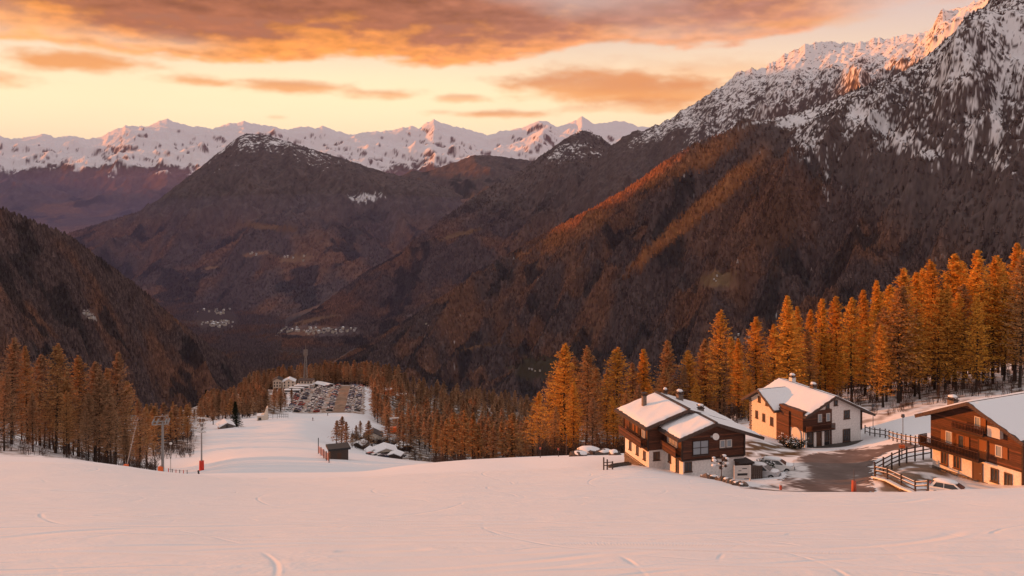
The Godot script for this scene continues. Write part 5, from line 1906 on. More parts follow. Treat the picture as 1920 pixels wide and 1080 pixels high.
func build_lift() -> void:
	# the chairlift pylon with its crossarm
	var p := gp(305, 168)
	var o := thing("lift_pylon", "tall pale lift pylon with a wide crossarm and an orange pad at its foot", "pylon", p, 0.25)
	var h := (HZ - 790.0) / F * 168.0 - p.y
	var st := MB.new()
	st.tube(Vector3(0, -1, 0), Vector3(0, h, 0), 0.30, 0.20, 12)
	obj("mast", st.done(), M.steel, o)
	for y in [0.0, -0.55]:
		var ar := MB.new()
		ar.bar(Vector3(-1.75, h + y, 0), Vector3(1.05, h + y, 0), 0.16, 0.18)
		obj("crossarm", ar.done(), M.steel, o)
	var lad := MB.new()
	for s in [-0.16, 0.16]:
		lad.bar(Vector3(s, 1.5, 0.36), Vector3(s, h - 0.4, 0.28), 0.04, 0.04)
	for k in 26:
		var y := 1.6 + k * (h - 2.2) / 26.0
		lad.bar(Vector3(-0.16, y, 0.34), Vector3(0.16, y, 0.34), 0.03, 0.03)
	obj("ladder", lad.done(), M.steel, o)
	for x in [-1.7, -0.9, 0.65, 1.1]:
		var sh := MB.new()
		sh.bar(Vector3(x, h - 0.2, -1.3), Vector3(x, h - 0.2, 1.3), 0.14, 0.2)
		for k in 6:
			var z := -1.2 + k * 0.48
			sh.tube(Vector3(x - 0.08, h + 0.05, z), Vector3(x + 0.08, h + 0.05, z), 0.2, 0.2, 8)
		obj("sheave_train", sh.done(), M.steel, o)
	for x in [-1.5, -0.5, 0.5, 1.1]:
		var gt := MB.new()
		gt.bar(Vector3(x, h + 0.1, 0), Vector3(x * 0.9, h + 1.0, 0), 0.08, 0.08)
		obj("lifting_frame", gt.done(), M.steel, o)
	var top := MB.new()
	top.bar(Vector3(-1.4, h + 0.95, 0), Vector3(1.05, h + 0.95, 0), 0.08, 0.08)
	obj("lifting_frame", top.done(), M.steel, o)
	pad(o, M.pad_orange, 0.52, 1.5, Vector3(-0.35, 0.0, 0.2))
	# the floodlight mast further down
	p = gp(378, 196)
	o = thing("floodlight_mast", "floodlight mast with stacked lamp crossarms and a red pad at its foot", "mast", p, -0.2)
	h = (HZ - 785.0) / F * 196.0 - p.y
	st = MB.new()
	st.tube(Vector3(0, -1, 0), Vector3(0, h, 0), 0.2, 0.12, 10)
	obj("pole", st.done(), M.steel, o)
	for q in [[h, 0.7], [h - 1.1, 0.95], [h - 2.1, 0.9], [h - 3.0, 0.8]]:
		var ar := MB.new()
		ar.bar(Vector3(-q[1], q[0], 0), Vector3(q[1], q[0], 0), 0.1, 0.1)
		var arm := obj("lamp_arm", ar.done(), M.steel, o)
		for x in [-q[1], 0.0, q[1]]:
			obj("floodlight", wbox(-0.22, 0.22, -0.02, 0.34, -0.1, 0.14), M.white_paint, arm, at_t(Vector3(x, q[0], 0)))
	pad(o, M.pad_red, 0.55, 2.1)
	# leaning snow lance
	p = gp(236, 158)
	o = thing("snow_lance", "thin leaning snow-making lance at the edge of the left-hand stand", "snow lance", p)
	var top2 := pt(259, 782, 158) - p
	st = MB.new()
	st.tube(Vector3(0, -0.5, 0), top2 * 0.62, 0.09, 0.06, 6)
	obj("lower_tube", st.done(), M.steel, o)
	st = MB.new()
	st.tube(top2 * 0.62, top2, 0.05, 0.03, 6)
	st.tube(top2 * 0.93, top2 * 0.93 + Vector3(0.4, 0.3, 0), 0.04, 0.02, 5)
	obj("upper_tube", st.done(), M.steel, o)
	obj("lance_foot", wbox(-0.35, 0.35, -0.3, 0.5, -0.35, 0.35), M.pad_orange, o)
	# a small lamp on a short pole between pylon and mast
	p = gp(320, 205)
	o = thing("piste_lamp", "small white lamp on a thin pole between the pylon and the floodlight mast", "lamp", p)
	st = MB.new()
	st.tube(Vector3(0, -0.5, 0), Vector3(0, 6.6, 0), 0.07, 0.05, 6)
	obj("pole", st.done(), M.steel, o)
	st = MB.new()
	st.lump(Vector3(0, 6.8, 0), Vector3(0.36, 0.28, 0.36), 2, 0.05, 10, 6)
	obj("lamp_head", st.done(), M.white_paint, o)
	# rope line by the pylon, a marker on the piste
	o = thing("rope_line", "low rope line on short stakes beside the orange pad", "rope line", gp(318, 160))
	var base := o.position
	var prev := Vector3.ZERO
	for k in 6:
		var q := gp(316 + k * 7, 160 + k * 2) - base
		obj("stake", wbox(-0.05, 0.05, -0.3, 1.0, -0.05, 0.05), M.pad_red if k % 2 == 0 else M.black, o, at_t(q))
		if k > 0:
			st = MB.new()
			st.bar(prev + Vector3(0, 0.85, 0), q + Vector3(0, 0.85, 0), 0.04, 0.04)
			obj("rope", st.done(), M.black, o)
		prev = q
	o = thing("piste_marker", "dark stump-like piste marker alone on the snow right of the rope line", "marker post", gp(373, 138))
	st = MB.new()
	st.tube(Vector3(0, -0.3, 0), Vector3(-0.1, 0.55, 0), 0.16, 0.12, 8)
	obj("stake", st.done(), M.black, o)
	obj("collar", wbox(-0.2, 0.05, 0.3, 0.42, -0.14, 0.14), M.dark_steel, o)


func person(label: String, p: Vector3, turn: float, jacket: Color) -> void:
	var o := thing("person", label, "person", p, turn)
	var st := MB.new()
	st.smooth(true)
	# knees bent, arms forward: trunk, limbs and head run into one another
	for s in [-1, 1]:
		var hip := Vector3(s * 0.10, 0.88, 0)
		var knee := Vector3(s * 0.14, 0.50, 0.18)
		st.tube(hip, knee, 0.11, 0.08, 8)
		st.tube(knee, Vector3(s * 0.14, 0.05, 0.02), 0.08, 0.06, 8)
		st.tube(Vector3(s * 0.14, 0.04, -0.08), Vector3(s * 0.14, 0.05, 0.20), 0.07, 0.06, 6)
		var sh := Vector3(s * 0.20, 1.36, 0.14)
		var el := Vector3(s * 0.30, 1.10, 0.24)
		st.tube(sh, el, 0.07, 0.055, 7)
		st.tube(el, Vector3(s * 0.26, 1.05, 0.50), 0.055, 0.045, 7)
		st.lump(Vector3(s * 0.26, 1.05, 0.54), Vector3.ONE * 0.06, 3, 0.1)
	st.tube(Vector3(0, 0.84, 0), Vector3(0, 1.40, 0.13), 0.17, 0.20, 10)
	st.tube(Vector3(0, 1.38, 0.13), Vector3(0, 1.52, 0.17), 0.08, 0.07, 8)
	st.lump(Vector3(0, 1.63, 0.19), Vector3(0.105, 0.135, 0.115), 1, 0.03, 10, 7)
	var m := mat("suit_" + str(jacket.to_rgba32()), jacket, 0.8)
	obj("body", st.done(), m, o)
	for s in [-1, 1]:
		obj("ski", wbox(-0.045, 0.045, 0.0, 0.03, -0.75, 0.95), M.dark_steel, o, at_t(Vector3(s * 0.14, 0, 0)))
		st = MB.new()
		st.tube(Vector3(s * 0.26, 1.07, 0.52), Vector3(s * 0.36, 0.05, 0.1), 0.015, 0.01, 5)
		obj("ski_pole", st.done(), M.dark_steel, o)


func build_small_things() -> void:
	# asphalt yard between the chalets
	sheet("village_road", [[1385, 89], [1430, 93], [1462, 99], [1478, 106], [1478, 114], [1500, 122], [1530, 130], [1580, 134], [1640, 131], [1700, 127], [1722, 122], [1718, 118], [1660, 119], [1640, 114], [1634, 104], [1634, 96], [1634, 84], [1500, 84]], 0.3, 0.05, 0)
	# fences
	rail_fence("dark three-rail fence running back along the asphalt to the wooden chalet", [gp(1640, 96.5), gp(1672, 99.5), gp(1700, 102), gp(1746, 105)], 1.4, 3, 2.0, false, 0.35)
	rail_fence("snow-topped rail fence above a low stone wall in front of the yard", [gp(1641, 96), gp(1664, 93), gp(1690, 90.5), gp(1716, 88), gp(1740, 86)], 1.15, 3, 2.2, true, 0.3)
	rail_fence("far two-rail fence climbing along the snow from the white house to the lamp", [gp(1622, 148), gp(1660, 137), gp(1690, 128), gp(1726, 119)], 1.3, 2, 2.6, true)
	# the stone wall below the yard fence
	var o := thing("stone_wall", "low snow-capped stone wall holding the yard of the wooden chalet", "wall", gp(1638, 96))
	var q := [gp(1638, 96), gp(1664, 92.6), gp(1690, 90), gp(1716, 87.6)]
	for k in 3:
		var a: Vector3 = q[k] - q[0]
		var b: Vector3 = q[k + 1] - q[0]
		var l := Vector2(a.x, a.z).distance_to(Vector2(b.x, b.z))
		var ang := atan2(-(b.z - a.z), b.x - a.x)
		var st := obj("stones", rubble(0.0, l, -1.2, 0.25, 0.0, 80 + k), M.stone, o, Transform3D(Basis(Vector3.UP, ang), a))
		st.set_meta("kind", "stuff")
		var sn := MB.new()
		sn.bar(a + Vector3(0, 0.33, 0), b + Vector3(0, 0.33, 0), 0.5, 0.14)
		obj("snow_cap", sn.done(), M.roof_snow, o)
	# heap of boulders in front of the near chalet
	o = thing("boulder_border", "row of dark snow-dusted boulders in front of the near chalet", "boulders", gp(1320, 98))
	rng.seed = 31
	for k in 34:
		var u := k / 33.0
		var p := gp(lerpf(1318, 1394, u) + rng.randf_range(-3, 3), lerpf(101.5, 91.5, u) + rng.randf_range(-0.8, 0.8)) - o.position
		var r := rng.randf_range(0.22, 0.48)
		var st := MB.new()
		st.lump(Vector3.ZERO, Vector3(r * 1.25, r * 0.8, r), 40 + k, 0.35)
		var b := obj("stone", st.done(), M.dark_stone if k % 3 else M.stone, o, at_t(p + Vector3(0, r * 0.3, 0), rng.randf() * TAU))
		if k % 2 == 0:
			st = MB.new()
			st.smooth(true)
			st.lump(Vector3(0, r * 0.55, 0), Vector3(r * 0.85, r * 0.3, r * 0.75), 90 + k, 0.2)
			obj("snow", st.done(), M.roof_snow, b)
	# notice board, shed, shrubs
	o = thing("notice_board", "white framed notice board with dark lines beside the near chalet", "notice board", gp(1392, 101.5), 0.1)
	obj("frame", frame_mesh(1.75, 1.45, 0, 0, 0.12), M.frame_white, o, at_t(Vector3(0, 1.0, 0)))
	obj("panel", wbox(-0.76, 0.76, 0.38, 1.62, -0.02, 0.02), M.frame_white, o)
	for w in [[0.25, 1.38, 0.55, 0.09], [-0.3, 1.15, 0.35, 0.07], [0.0, 0.72, 1.2, 0.26]]:
		obj("notice", wbox(w[0] - w[2] / 2, w[0] + w[2] / 2, w[1] - w[3] / 2, w[1] + w[3] / 2, 0.022, 0.03), M.black, o)
	for s in [-1, 1]:
		obj("post", wbox(-0.07, 0.07, -0.6, 1.75, -0.07, 0.07), M.frame_white, o, at_t(Vector3(s * 0.92, 0, 0)))
	o = thing("garden_shed", "low dark shed with a flat stone roof behind the notice board", "shed", gp(1394, 106), 0.284)
	obj("wall", wbox(-0.75, 0.75, -1.0, 1.9, -0.8, 0.8), M.dark_boards, o)
	obj("roof", wbox(-0.9, 0.9, 1.905, 2.08, -1.0, 1.0), M.slate, o)
	o = thing("fence_panel", "grey board panel between the notice board and the snowy shrubs", "fence", gp(1413, 104), 0.0)
	for k in 9:
		obj("board", wbox(-0.11, 0.11, -0.5, 1.5 + 0.05 * (k % 3), -0.02, 0.02), M.grey_wood, o, at_t(Vector3(-1.0 + k * 0.24, 0, 0)))
	obj("rail", wbox(-1.1, 1.1, 0.9, 1.0, -0.08, -0.025), M.grey_wood, o)
	for w in [[1432, 108, 1.5, "snow-dusted shrub at the left of the white hatchback"], [1447, 110, 1.3, "smaller snow-dusted shrub behind the white hatchback"], [1475, 137, 1.7, "dark evergreen shrub beside the arched gate of the white house"], [1500, 137, 1.4, "snow-flecked shrub at the left corner of the loggia"], [1487, 135.5, 1.0, "low shrub in front of the arched gate"]]:
		shrub(w[3], gp(w[0], w[1]), w[2])
	snowy_tree("young bare tree with clumps of snow in front of the near chalet", gp(1352, 100.5), 2.4)
	car("white hatchback parked on the road by the snowy shrubs", gp(1456, 109.5, 0.05), -0.35, M.white_paint, true)
	car("silver car with snow on its roof behind the grey board panel", gp(1428, 105.5, 0.05), -0.5, M.silver_paint, true)
	car("snow-covered car half hidden by the slope in front of the wooden chalet", gp(1784, 87.2, 0.0), -0.6, M.white_paint, true)
	# poles and posts along the road
	o = thing("padded_pole", "thin pole with a faded red pad at the near edge of the asphalt", "pole", gp(1601, 86.5))
	pad(o, M.faded_red, 0.24, 1.25)
	var st2 := MB.new()
	st2.tube(Vector3(0, 0.0, 0), Vector3(0.03, 2.4, 0), 0.05, 0.035, 7)
	obj("pole", st2.done(), M.dark_steel, o)
	o = thing("marker_post", "short brown marker post standing at the snow's edge left of the padded pole", "marker post", gp(1464, 87.5))
	obj("post", wbox(-0.10, 0.10, -0.4, 0.55, -0.10, 0.10), M.faded_red, o)
	obj("cap", wbox(-0.12, 0.12, 0.555, 0.62, -0.12, 0.12), M.frame_white, o)
	o = thing("marker_post", "orange marker on a thin stake beside the fence of the yard", "marker post", gp(1691, 107))
	obj("post", wbox(-0.05, 0.05, -0.4, 1.7, -0.05, 0.05), M.fence_wood, o)
	obj("sleeve", wbox(-0.3, 0.3, 1.3, 1.65, -0.2, 0.2), M.pad_orange, o)
	street_lamp("street lamp with a round dark head on the snow left of the wooden chalet", gp(1693, 122), 4.1)
	street_lamp("slender street lamp at the right corner of the white house", gp(1637, 150), 3.6)
	# small gate and its low wall left of the near chalet
	o = thing("garden_gate", "little wooden gate frame in the snow left of the near chalet", "gate", gp(1132, 103), 0.15)
	for w in [[0.0, 1.45], [0.42, 1.2], [1.05, 0.95]]:
		obj("post", wbox(-0.07, 0.07, -0.6, w[1], -0.07, 0.07), M.fence_wood, o, at_t(Vector3(w[0], 0, 0)))
	for y in [0.85, 0.5]:
		obj("rail", wbox(0.0, 1.05, y - 0.04, y + 0.04, -0.04, 0.04), M.fence_wood, o)
	o = thing("low_wall", "low dark wall edge between the little gate and the chalet's stone corner", "wall", gp(1146, 106))
	var a2 := Vector3.ZERO
	var b2 := gp(1178, 111) - o.position
	st2 = MB.new()
	for k in 9:
		st2.lump(a2.lerp(b2, k / 8.0) + Vector3(0, 0.1, 0), Vector3(0.45, 0.3, 0.35), 200 + k, 0.3)
	obj("stones", st2.done(), M.dark_stone, o)
	st2 = MB.new()
	st2.bar(a2 + Vector3(0, 0.42, 0), b2 + Vector3(0, 0.42, 0), 0.12, 0.08)
	obj("rail", st2.done(), M.fence_wood, o)
	# snow-covered boulders on the crest by the larches
	rng.seed = 12
	for w in [[1085, 136, 1.6, 0.75, "left snow-capped boulder on the crest below the larches"], [1108, 139, 2.5, 1.15, "largest snow-capped boulder on the crest below the larches"], [1133, 137, 1.5, 0.8, "middle-sized snow-capped boulder left of the chalet's long eave"], [1153, 134, 1.2, 0.7, "small snow-capped boulder nearest to the chalet's long eave"]]:
		o = thing("boulder", w[4], "boulder", gp(w[0], w[1]), rng.randf() * TAU)
		st2 = MB.new()
		st2.lump(Vector3.ZERO, Vector3(w[2], w[3], w[2] * 0.8), int(w[0]), 0.3, 12, 8)
		obj("stone", st2.done(), M.dark_stone, o)
		st2 = MB.new()
		st2.smooth(true)
		st2.lump(Vector3(w[2] * 0.1, w[3] * 0.62, -0.1), Vector3(w[2] * 0.78, w[3] * 0.46, w[2] * 0.60), int(w[0]) + 1, 0.15, 14, 8)
		obj("snow_cap", st2.done(), M.roof_snow, o)
	for w in [[1013, 139, "small orange lamp post at the crest left of the snow-capped boulders", 1.3], [1047, 139, "little orange-topped post between the lamp post and the boulders", 1.0]]:
		o = thing("marker_post", w[2], "marker post", gp(w[0], w[1]))
		obj("post", wbox(-0.06, 0.06, -0.4, w[3], -0.06, 0.06), M.fence_wood, o)
		obj("sleeve", wbox(-0.13, 0.13, w[3] + 0.005, w[3] + 0.3, -0.13, 0.13), M.faded_red, o)
	o = thing("wooden_pole", "plain thin pole standing at the crest left of the snow-capped boulders", "pole", gp(1062, 142))
	st2 = MB.new()
	st2.tube(Vector3(0, -0.5, 0), Vector3(0, 3.2, 0), 0.08, 0.06, 7)
	obj("shaft", st2.done(), M.grey_wood, o)
	obj("cap", wbox(-0.1, 0.1, 3.2, 3.28, -0.1, 0.1), M.grey_wood, o)


func street_lamp(label: String, p: Vector3, h: float) -> void:
	var o := thing("street_lamp", label, "street lamp", p)
	var st := MB.new()
	st.tube(Vector3(0, -0.5, 0), Vector3(0, h, 0), 0.06, 0.045, 8)
	obj("pole", st.done(), M.dark_steel, o)
	st = MB.new()
	st.lump(Vector3(0, h + 0.16, 0), Vector3(0.27, 0.22, 0.27), 2, 0.02, 12, 7)
	obj("lamp_head", st.done(), M.dark_steel, o)
	obj("hood", wbox(-0.2, 0.2, h + 0.36, h + 0.41, -0.2, 0.2), M.dark_steel, o)


func shrub(label: String, p: Vector3, r: float) -> void:
	var o := thing("shrub", label, "shrub", p)
	rng.seed = int(p.x * 100.0) + 999
	var tw := MB.new()
	var v := PackedVector3Array()
	var c := PackedColorArray()
	var w := PackedVector3Array()
	var wc := PackedColorArray()
	for k in 46:
		var a := rng.randf() * TAU
		var tip := Vector3(cos(a) * r * rng.randf_range(0.2, 1.0), r * rng.randf_range(0.4, 1.2), sin(a) * r * rng.randf_range(0.2, 1.0))
		tw.tube(Vector3(0, -0.2, 0), tip, 0.03, 0.01, 3)
		for e in 9:
			spray(v, c, tip * rng.randf_range(0.5, 1.05) + Vector3(rng.randf_range(-0.2, 0.2), rng.randf_range(-0.2, 0.1), rng.randf_range(-0.2, 0.2)), 0.32, 1.0)
		for e in 2:
			spray(w, wc, tip + Vector3(rng.randf_range(-0.1, 0.1), 0.05, rng.randf_range(-0.1, 0.1)), 0.26, 1.0)
	obj("stems", tw.done(), M.twig, o)
	obj("foliage", flat_mesh(v, c), M.leaf_green, o)
	obj("snow", flat_mesh(w, wc), M.roof_snow, o)


func snowy_tree(label: String, p: Vector3, h: float) -> void:
	var o := thing("young_tree", label, "tree", p)
	rng.seed = 5
	var tr := MB.new()
	var sn := MB.new()
	sn.smooth(true)
	tr.tube(Vector3(0, -0.4, 0), Vector3(0.1, h, 0), 0.07, 0.02, 6)
	for k in 18:
		var y := h * rng.randf_range(0.3, 1.0)
		var a := rng.randf() * TAU
		var tip := Vector3(cos(a) * 1.1, rng.randf_range(0.1, 0.6), sin(a) * 0.8) * rng.randf_range(0.5, 1.2) + Vector3(0, y, 0)
		tr.tube(Vector3(0.1 * y / h, y, 0), tip, 0.03, 0.012, 4)
		if k % 2 == 0:
			sn.lump(tip, Vector3(0.26, 0.13, 0.22) * rng.randf_range(0.6, 1.2), k, 0.2, 7, 4)
		else:
			tr.lump(tip, Vector3(0.2, 0.16, 0.2), k, 0.4, 6, 4)
	obj("branches", tr.done(), M.twig, o)
	obj("snow", sn.done(), M.roof_snow, o)


func build_far_things() -> void:
	# around the lower piste
	small_house("small house with a grey roof and yellowish wall right of the piste", "house", gp(700, 434), 0.15, 8.5, 7.0, 3.6, 0.5, M.cream_plaster, M.slate, 3)
	var o := small_house("low house with a broad snowy roof and dark fascia in front of the grey-roofed one", "house", gp(722, 372), 0.25, 8.6, 7.5, 3.3, 0.35, M.cream_plaster, M.roof_snow, 3)
	obj("fascia", wbox(-4.6, 4.6, 2.5, 3.3, 3.9, 4.4), M.dark_beam, o)
	o = flat_house("flat-roofed grey hut with a dark roof edge at the side of the piste", "hut", gp(634, 218), 0.35, 4.4, 3.6, 2.7, M.grey_wood, M.black, 0, 0, "hut")
	obj("door", wbox(-0.5, 0.5, 0, 2.0, 1.81, 1.86), M.door_brown, o)
	o = small_house("snow-covered stone hut under the lone spruce at the piste edge", "hut", gp(423, 385), 0.5, 5.5, 6.0, 1.8, 0.45, M.stone, M.roof_snow, 1, 1, "hut")
	small_house("small brown shed with a snowy roof left of the grey-roofed house", "shed", gp(676, 400), -0.4, 4.2, 4.6, 2.4, 0.4, M.grey_wood, M.roof_snow, 1, 1, "shed")
	small_house("little dark hut with a snowy roof right of the broad snowy-roofed house", "hut", gp(757, 408), 0.6, 4.6, 5.0, 2.4, 0.4, M.dark_boards, M.roof_snow, 1, 1, "hut")
	o = thing("lift_station", "pale wedge-shaped lift station with a tall point left of the upper piste", "lift station", gp(492, 445), 0.2)
	var st := MB.new()
	st.prism(PackedVector2Array([Vector2(-2.4, -2), Vector2(2.6, -2), Vector2(2.6, 6.6), Vector2(2.0, 6.4), Vector2(0.9, 3.2), Vector2(-2.4, 2.6)]), -2.0, 2.0)
	obj("wall", st.done(), M.cream_plaster, o)
	obj("roof", wbox(-2.6, 0.9, 2.7, 2.95, -2.3, 2.3), M.roof_snow, o)
	window(o, Vector3(-1.1, 1.2, 2.02), 0.0, 1.4, 1.2, 1, 0)
	rail_fence("snowy wooden barrier beside the wedge-shaped lift station", [gp(503, 450), gp(520, 455), gp(540, 470)], 2.2, 2, 3.0, true)
	o = thing("net_barrier", "tall barrier of posts and rails among the trunks right of the snow-roofed house", "barrier", gp(752, 455))
	var n0 := o.position
	for k in 9:
		var p := gp(752 + k * 4.8, 455 + k * 2.0) - n0
		p.y = lerpf(0.0, gp(790, 471).y - n0.y, k / 8.0)
		obj("post", wbox(-0.12, 0.12, -3.0, 10.0, -0.12, 0.12), M.steel, o, at_t(p))
		if k < 8:
			var q := gp(752 + k * 4.8 + 4.8, 457 + k * 2.0) - n0
			q.y = lerpf(0.0, gp(790, 471).y - n0.y, (k + 1) / 8.0)
			for y in [3.6, 6.8, 9.9]:
				st = MB.new()
				st.bar(p + Vector3(0, y, 0), q + Vector3(0, y, 0), 0.1, 0.16)
				obj("rail", st.done(), M.steel, o)
	# netting and poles by the flat-roofed hut
	o = thing("safety_net", "orange safety net on poles at the left of the flat-roofed hut", "safety net", gp(597, 236))
	var b0 := o.position
	for k in 5:
		var p := gp(597 + k * 5.0, 236 - k * 9.0) - b0
		var hh := 4.2 if k == 0 else 2.2
		obj("pole", wbox(-0.09, 0.09, -0.5, hh, -0.09, 0.09), M.black if k == 0 else M.fence_wood, o, at_t(p))
		if k > 0:
			var q := gp(597 + k * 5.0 - 5.0, 236 - k * 9.0 + 9.0) - b0
			st = MB.new()
			for e in 5:
				st.bar(q + Vector3(0, 0.35 + e * 0.4, 0), p + Vector3(0, 0.35 + e * 0.4, 0), 0.03, 0.05)
			for e in 9:
				var m := q.lerp(p, e / 8.0)
				st.bar(m + Vector3(0, 0.3, 0), m + Vector3(0, 2.0, 0), 0.03, 0.05)
			var net := obj("net", st.done(), M.net, o)
			net.set_meta("kind", "stuff")
	# lift machinery among the trees
	o = thing("lift_gantry", "pale lift gantry with an orange cabin among the larches right of the piste", "lift", gp(738, 455), 0.3)
	for x in [-2.0, 2.0]:
		obj("pole", wbox(x - 0.2, x + 0.2, -2, 12.0, -0.2, 0.2), M.steel, o)
	obj("crossbeam", wbox(-2.6, 2.6, 12.0, 12.5, -0.3, 0.3), M.white_paint, o)
	obj("cabin", wbox(-1.6, 1.6, 5.2, 7.6, -1.2, 1.2), M.pad_orange, o)
	obj("platform", wbox(-2.4, 2.4, 4.7, 5.1, -1.8, 1.8), M.grey_wood, o)
	# the hotel and the terraced building under the mast
	o = thing("hotel", "pale hotel of two gabled blocks left of the radio mast", "hotel", gp(533, 700), 0.15)
	for w in [[-5.0, 6.4, 7.5, 7.0], [3.8, 9.5, 8.5, 6.2]]:
		st = MB.new()
		gable(st, w[0] - w[1] / 2, w[0] + w[1] / 2, -4.0, w[0], w[3] + 1.8, 0.45, 0.45, -4.0, 4.0)
		obj("wall", st.done(), M.cream_plaster, o)
		st = MB.new()
		roof_half(st, w[0], w[3] + 2.2, w[0] - w[1] / 2 - 0.5, 0.45, -4.6, 4.6, 0.35)
		roof_half(st, w[0], w[3] + 2.2, w[0] + w[1] / 2 + 0.5, 0.45, -4.6, 4.6, 0.35)
		obj("roof", st.done(), M.slate if w[0] < 0.0 else M.roof_snow, o)
		for s in 3:
			for k in 3:
				window(o, Vector3(w[0] - w[1] / 3.0 + w[1] / 3.0 * k, 0.9 + s * 2.3, 4.01), 0.0, 1.0, 1.2, 0, 0)
	o = thing("terraced_building", "long building with stepped dark and snowy roofs at the foot of the radio mast", "building", gp(574, 685), -0.05)
	for k in 3:
		obj("storey", wbox(-6.2 + 0.4 * k, 6.2 - 0.4 * k, -2.0 + 3.0 * k, 0.6 + 3.0 * k, -4.0, 4.6 - k), M.cream_plaster, o)
		obj("terrace_roof", wbox(-6.8 + 0.4 * k, 6.8 - 0.4 * k, 0.62 + 3.0 * k, 0.95 + 3.0 * k, -4.4, 5.4 - k), M.slate if k != 1 else M.roof_snow, o)
		for e in 5:
			window(o, Vector3(-4.6 + e * 2.3, -0.6 + 3.0 * k, 4.61 - k), 0.0, 1.1, 1.3, 0, 0)
	small_house("dark shed with a sloping snowy roof behind the middle of the car park", "shed", gp(607, 698), 0.9, 7.0, 14.0, 2.6, 0.25, M.dark_boards, M.roof_snow, 0, 0, "shed")
	flat_house("orange kiosk among the larches right of the car park", "kiosk", gp(724, 700), 0.1, 8.5, 5.0, 4.5, M.pad_orange, M.roof_snow, 2, 1, "kiosk")
	flat_house("small grey hut with a snowy roof right of the orange kiosk", "hut", gp(751, 690), -0.2, 7.0, 5.0, 5.0, M.stone, M.roof_snow, 2, 1, "hut")
	for q in [[712, 362, "white"], [727, 358, "dark blue"], [738, 366, "silver"]]:
		tag(obj("parked_car", small_car_mesh(M["paint_" + q[2].replace(" ", "_")], 1.0), null, null, at_t(gp(q[0], q[1], 0.1), 0.4)), q[2] + " car parked in front of the low house with the broad snowy roof", "car", "cars by the snowy-roofed house")
	for q in [[694, 347, "red"], [702, 344, "white"], [716, 342, "dark blue"], [752, 366, "grey"]]:
		tag(obj("parked_car", small_car_mesh(M["paint_" + q[2]] if q[2] != "dark blue" else M.paint_dark_blue, 1.1), null, null, at_t(gp(q[0], q[1], 0.1), 0.9)), q[2] + " car parked in the lower row by the low snowy-roofed house", "car", "cars by the snowy-roofed house")
	small_house("narrow pale cabin with a snowy roof at the left of the low snowy-roofed house", "cabin", gp(697, 372), 0.5, 3.6, 4.0, 2.6, 0.5, M.cream_plaster, M.roof_snow, 1, 1, "cabin")
	small_house("brown woodshed below the low house with the broad snowy roof", "shed", gp(742, 352), -0.2, 4.4, 3.4, 2.2, 0.3, M.grey_wood, M.roof_snow, 1, 1, "shed")
	for q in [[686, 362, "thin pole left of the narrow pale cabin", 6.5], [730, 388, "thin pole behind the low snowy-roofed house", 7.5], [762, 372, "thin pole right of the brown woodshed", 6.0]]:
		street_lamp(q[2] + " with a small lamp on top", gp(q[0], q[1]), q[3])
	mast("tall grey lattice radio mast rising above the wood behind the car park", gp(573, 695), tip_height(573, 695, 650))
	street_lamp("lamp post at the back of the car park lane", gp(641, 700), 11.0)
	street_lamp("lamp post at the back of the car park near the right block", gp(676, 696), 9.0)
	person("skier in dark clothes gliding down just below the car park", gp(614, 540, 0.06), 2.6, Color(0.03, 0.03, 0.04))
	person("skier alone on the middle of the far piste", gp(586, 445, 0.06), 2.2, Color(0.10, 0.05, 0.04))
	# villages in the valley and single farms on the slopes
	var kinds := []
	for k in 4:
		var w: float = [11.0, 14.0, 12.0, 16.0][k]
		var d: float = [10.0, 11.0, 14.0, 12.0][k]
		var h: float = [7.0, 8.5, 6.5, 9.5][k]
		st = MB.new()
		gable(st, -w / 2, w / 2, -8.0, 0.0, h + 3.0, 0.45, 0.45, -d / 2, d / 2)
		var m := st.done()
		m.surface_set_material(0, [M.white_plaster, M.cream_plaster][k % 2])
		st = MB.new()
		roof_half(st, 0.0, h + 3.8, -w / 2 - 1.0, 0.45, -d / 2 - 1.0, d / 2 + 1.0, 0.6)
		roof_half(st, 0.0, h + 3.8, w / 2 + 1.0, 0.45, -d / 2 - 1.0, d / 2 + 1.0, 0.6)
		st.st.generate_normals()
		st.st.commit(m)
		m.surface_set_material(1, [M.slate, M.roof_snow, M.grey_wood, M.slate][k])
		kinds.append(m)
	rng.seed = 44
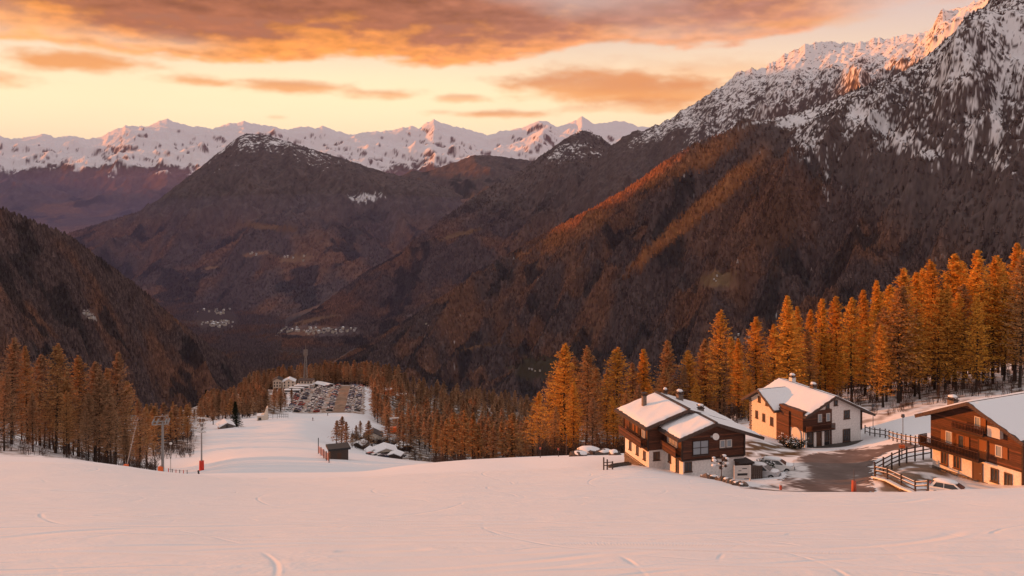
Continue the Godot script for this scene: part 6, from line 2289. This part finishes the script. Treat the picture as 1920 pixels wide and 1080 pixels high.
	var towns := [
		["tiny pale house in the dense valley village beyond the end of the dark left slope", 376, 440, 603, 616, 46, "houses of the village beyond the left slope", null],
		["tiny house in the scattered row above the dense valley village", 362, 445, 580, 594, 16, "houses above the dense village", null],
		["tiny pale house in the long valley village behind the radio mast", 540, 672, 614, 627, 62, "houses of the village behind the mast", spur],
		["tiny house at the left end of the long valley village", 512, 545, 611, 618, 12, "houses at the left end of the long village", spur],
		["tiny farmhouse in the left clearing of the pointed mountain", 462, 500, 470, 480, 5, "farms in the left clearing", pyramid],
		["tiny farmhouse in the right clearing of the pointed mountain", 530, 580, 478, 490, 5, "farms in the right clearing", pyramid],
		["tiny white house on the dark wooded left slope", 155, 184, 0, 0, 12, "houses in the strip on the left slope", left_slope],
		["tiny barn by the meadow on the larch-covered mountain", 1318, 1350, 512, 538, 4, "barns by the mountain meadow", flank],
		["tiny house at the foot of the larch-covered mountain", 955, 1040, 686, 700, 6, "houses at the mountain's foot", flank],
		["tiny house halfway up the larch-covered mountain", 790, 850, 600, 624, 4, "houses halfway up the mountain", flank],
		["tiny house seen over the larches behind the chalets", 1360, 1420, 628, 642, 7, "houses over the larches", flank],
		["tiny white house on the snow-streaked scar of the pointed mountain", 668, 702, 366, 376, 5, "houses on the scar", pyramid]]
	for t in towns:
		for k in t[5]:
			var px := lerpf(t[1], t[2], (rng.randf() + rng.randf()) * 0.5 if k % 3 else rng.randf())
			var py := lerpf(t[3], t[4], (rng.randf() + rng.randf()) * 0.5) if t[3] > 0 else lerpf(582, 602, (px - 155.0) / 29.0)
			var p: Vector3
			if t[7] == null:
				var d := -FLOOR_Y * F / (py - HZ)
				p = Vector3((px - 960.0) / F * d, FLOOR_Y + 8.0, -d)
			else:
				p = on_mountain(t[7], px, py) + Vector3(0, 4, 0)
			var house := obj("village_house", kinds[rng.randi_range(0, 3)], null, null, Transform3D(Basis(Vector3.UP, rng.randf() * TAU).scaled(Vector3.ONE * rng.randf_range(0.55, 1.05) * (0.5 if t[7] == flank or t[7] == left_slope else 1.0)), p))
			tag(house, t[0], "house", t[6])
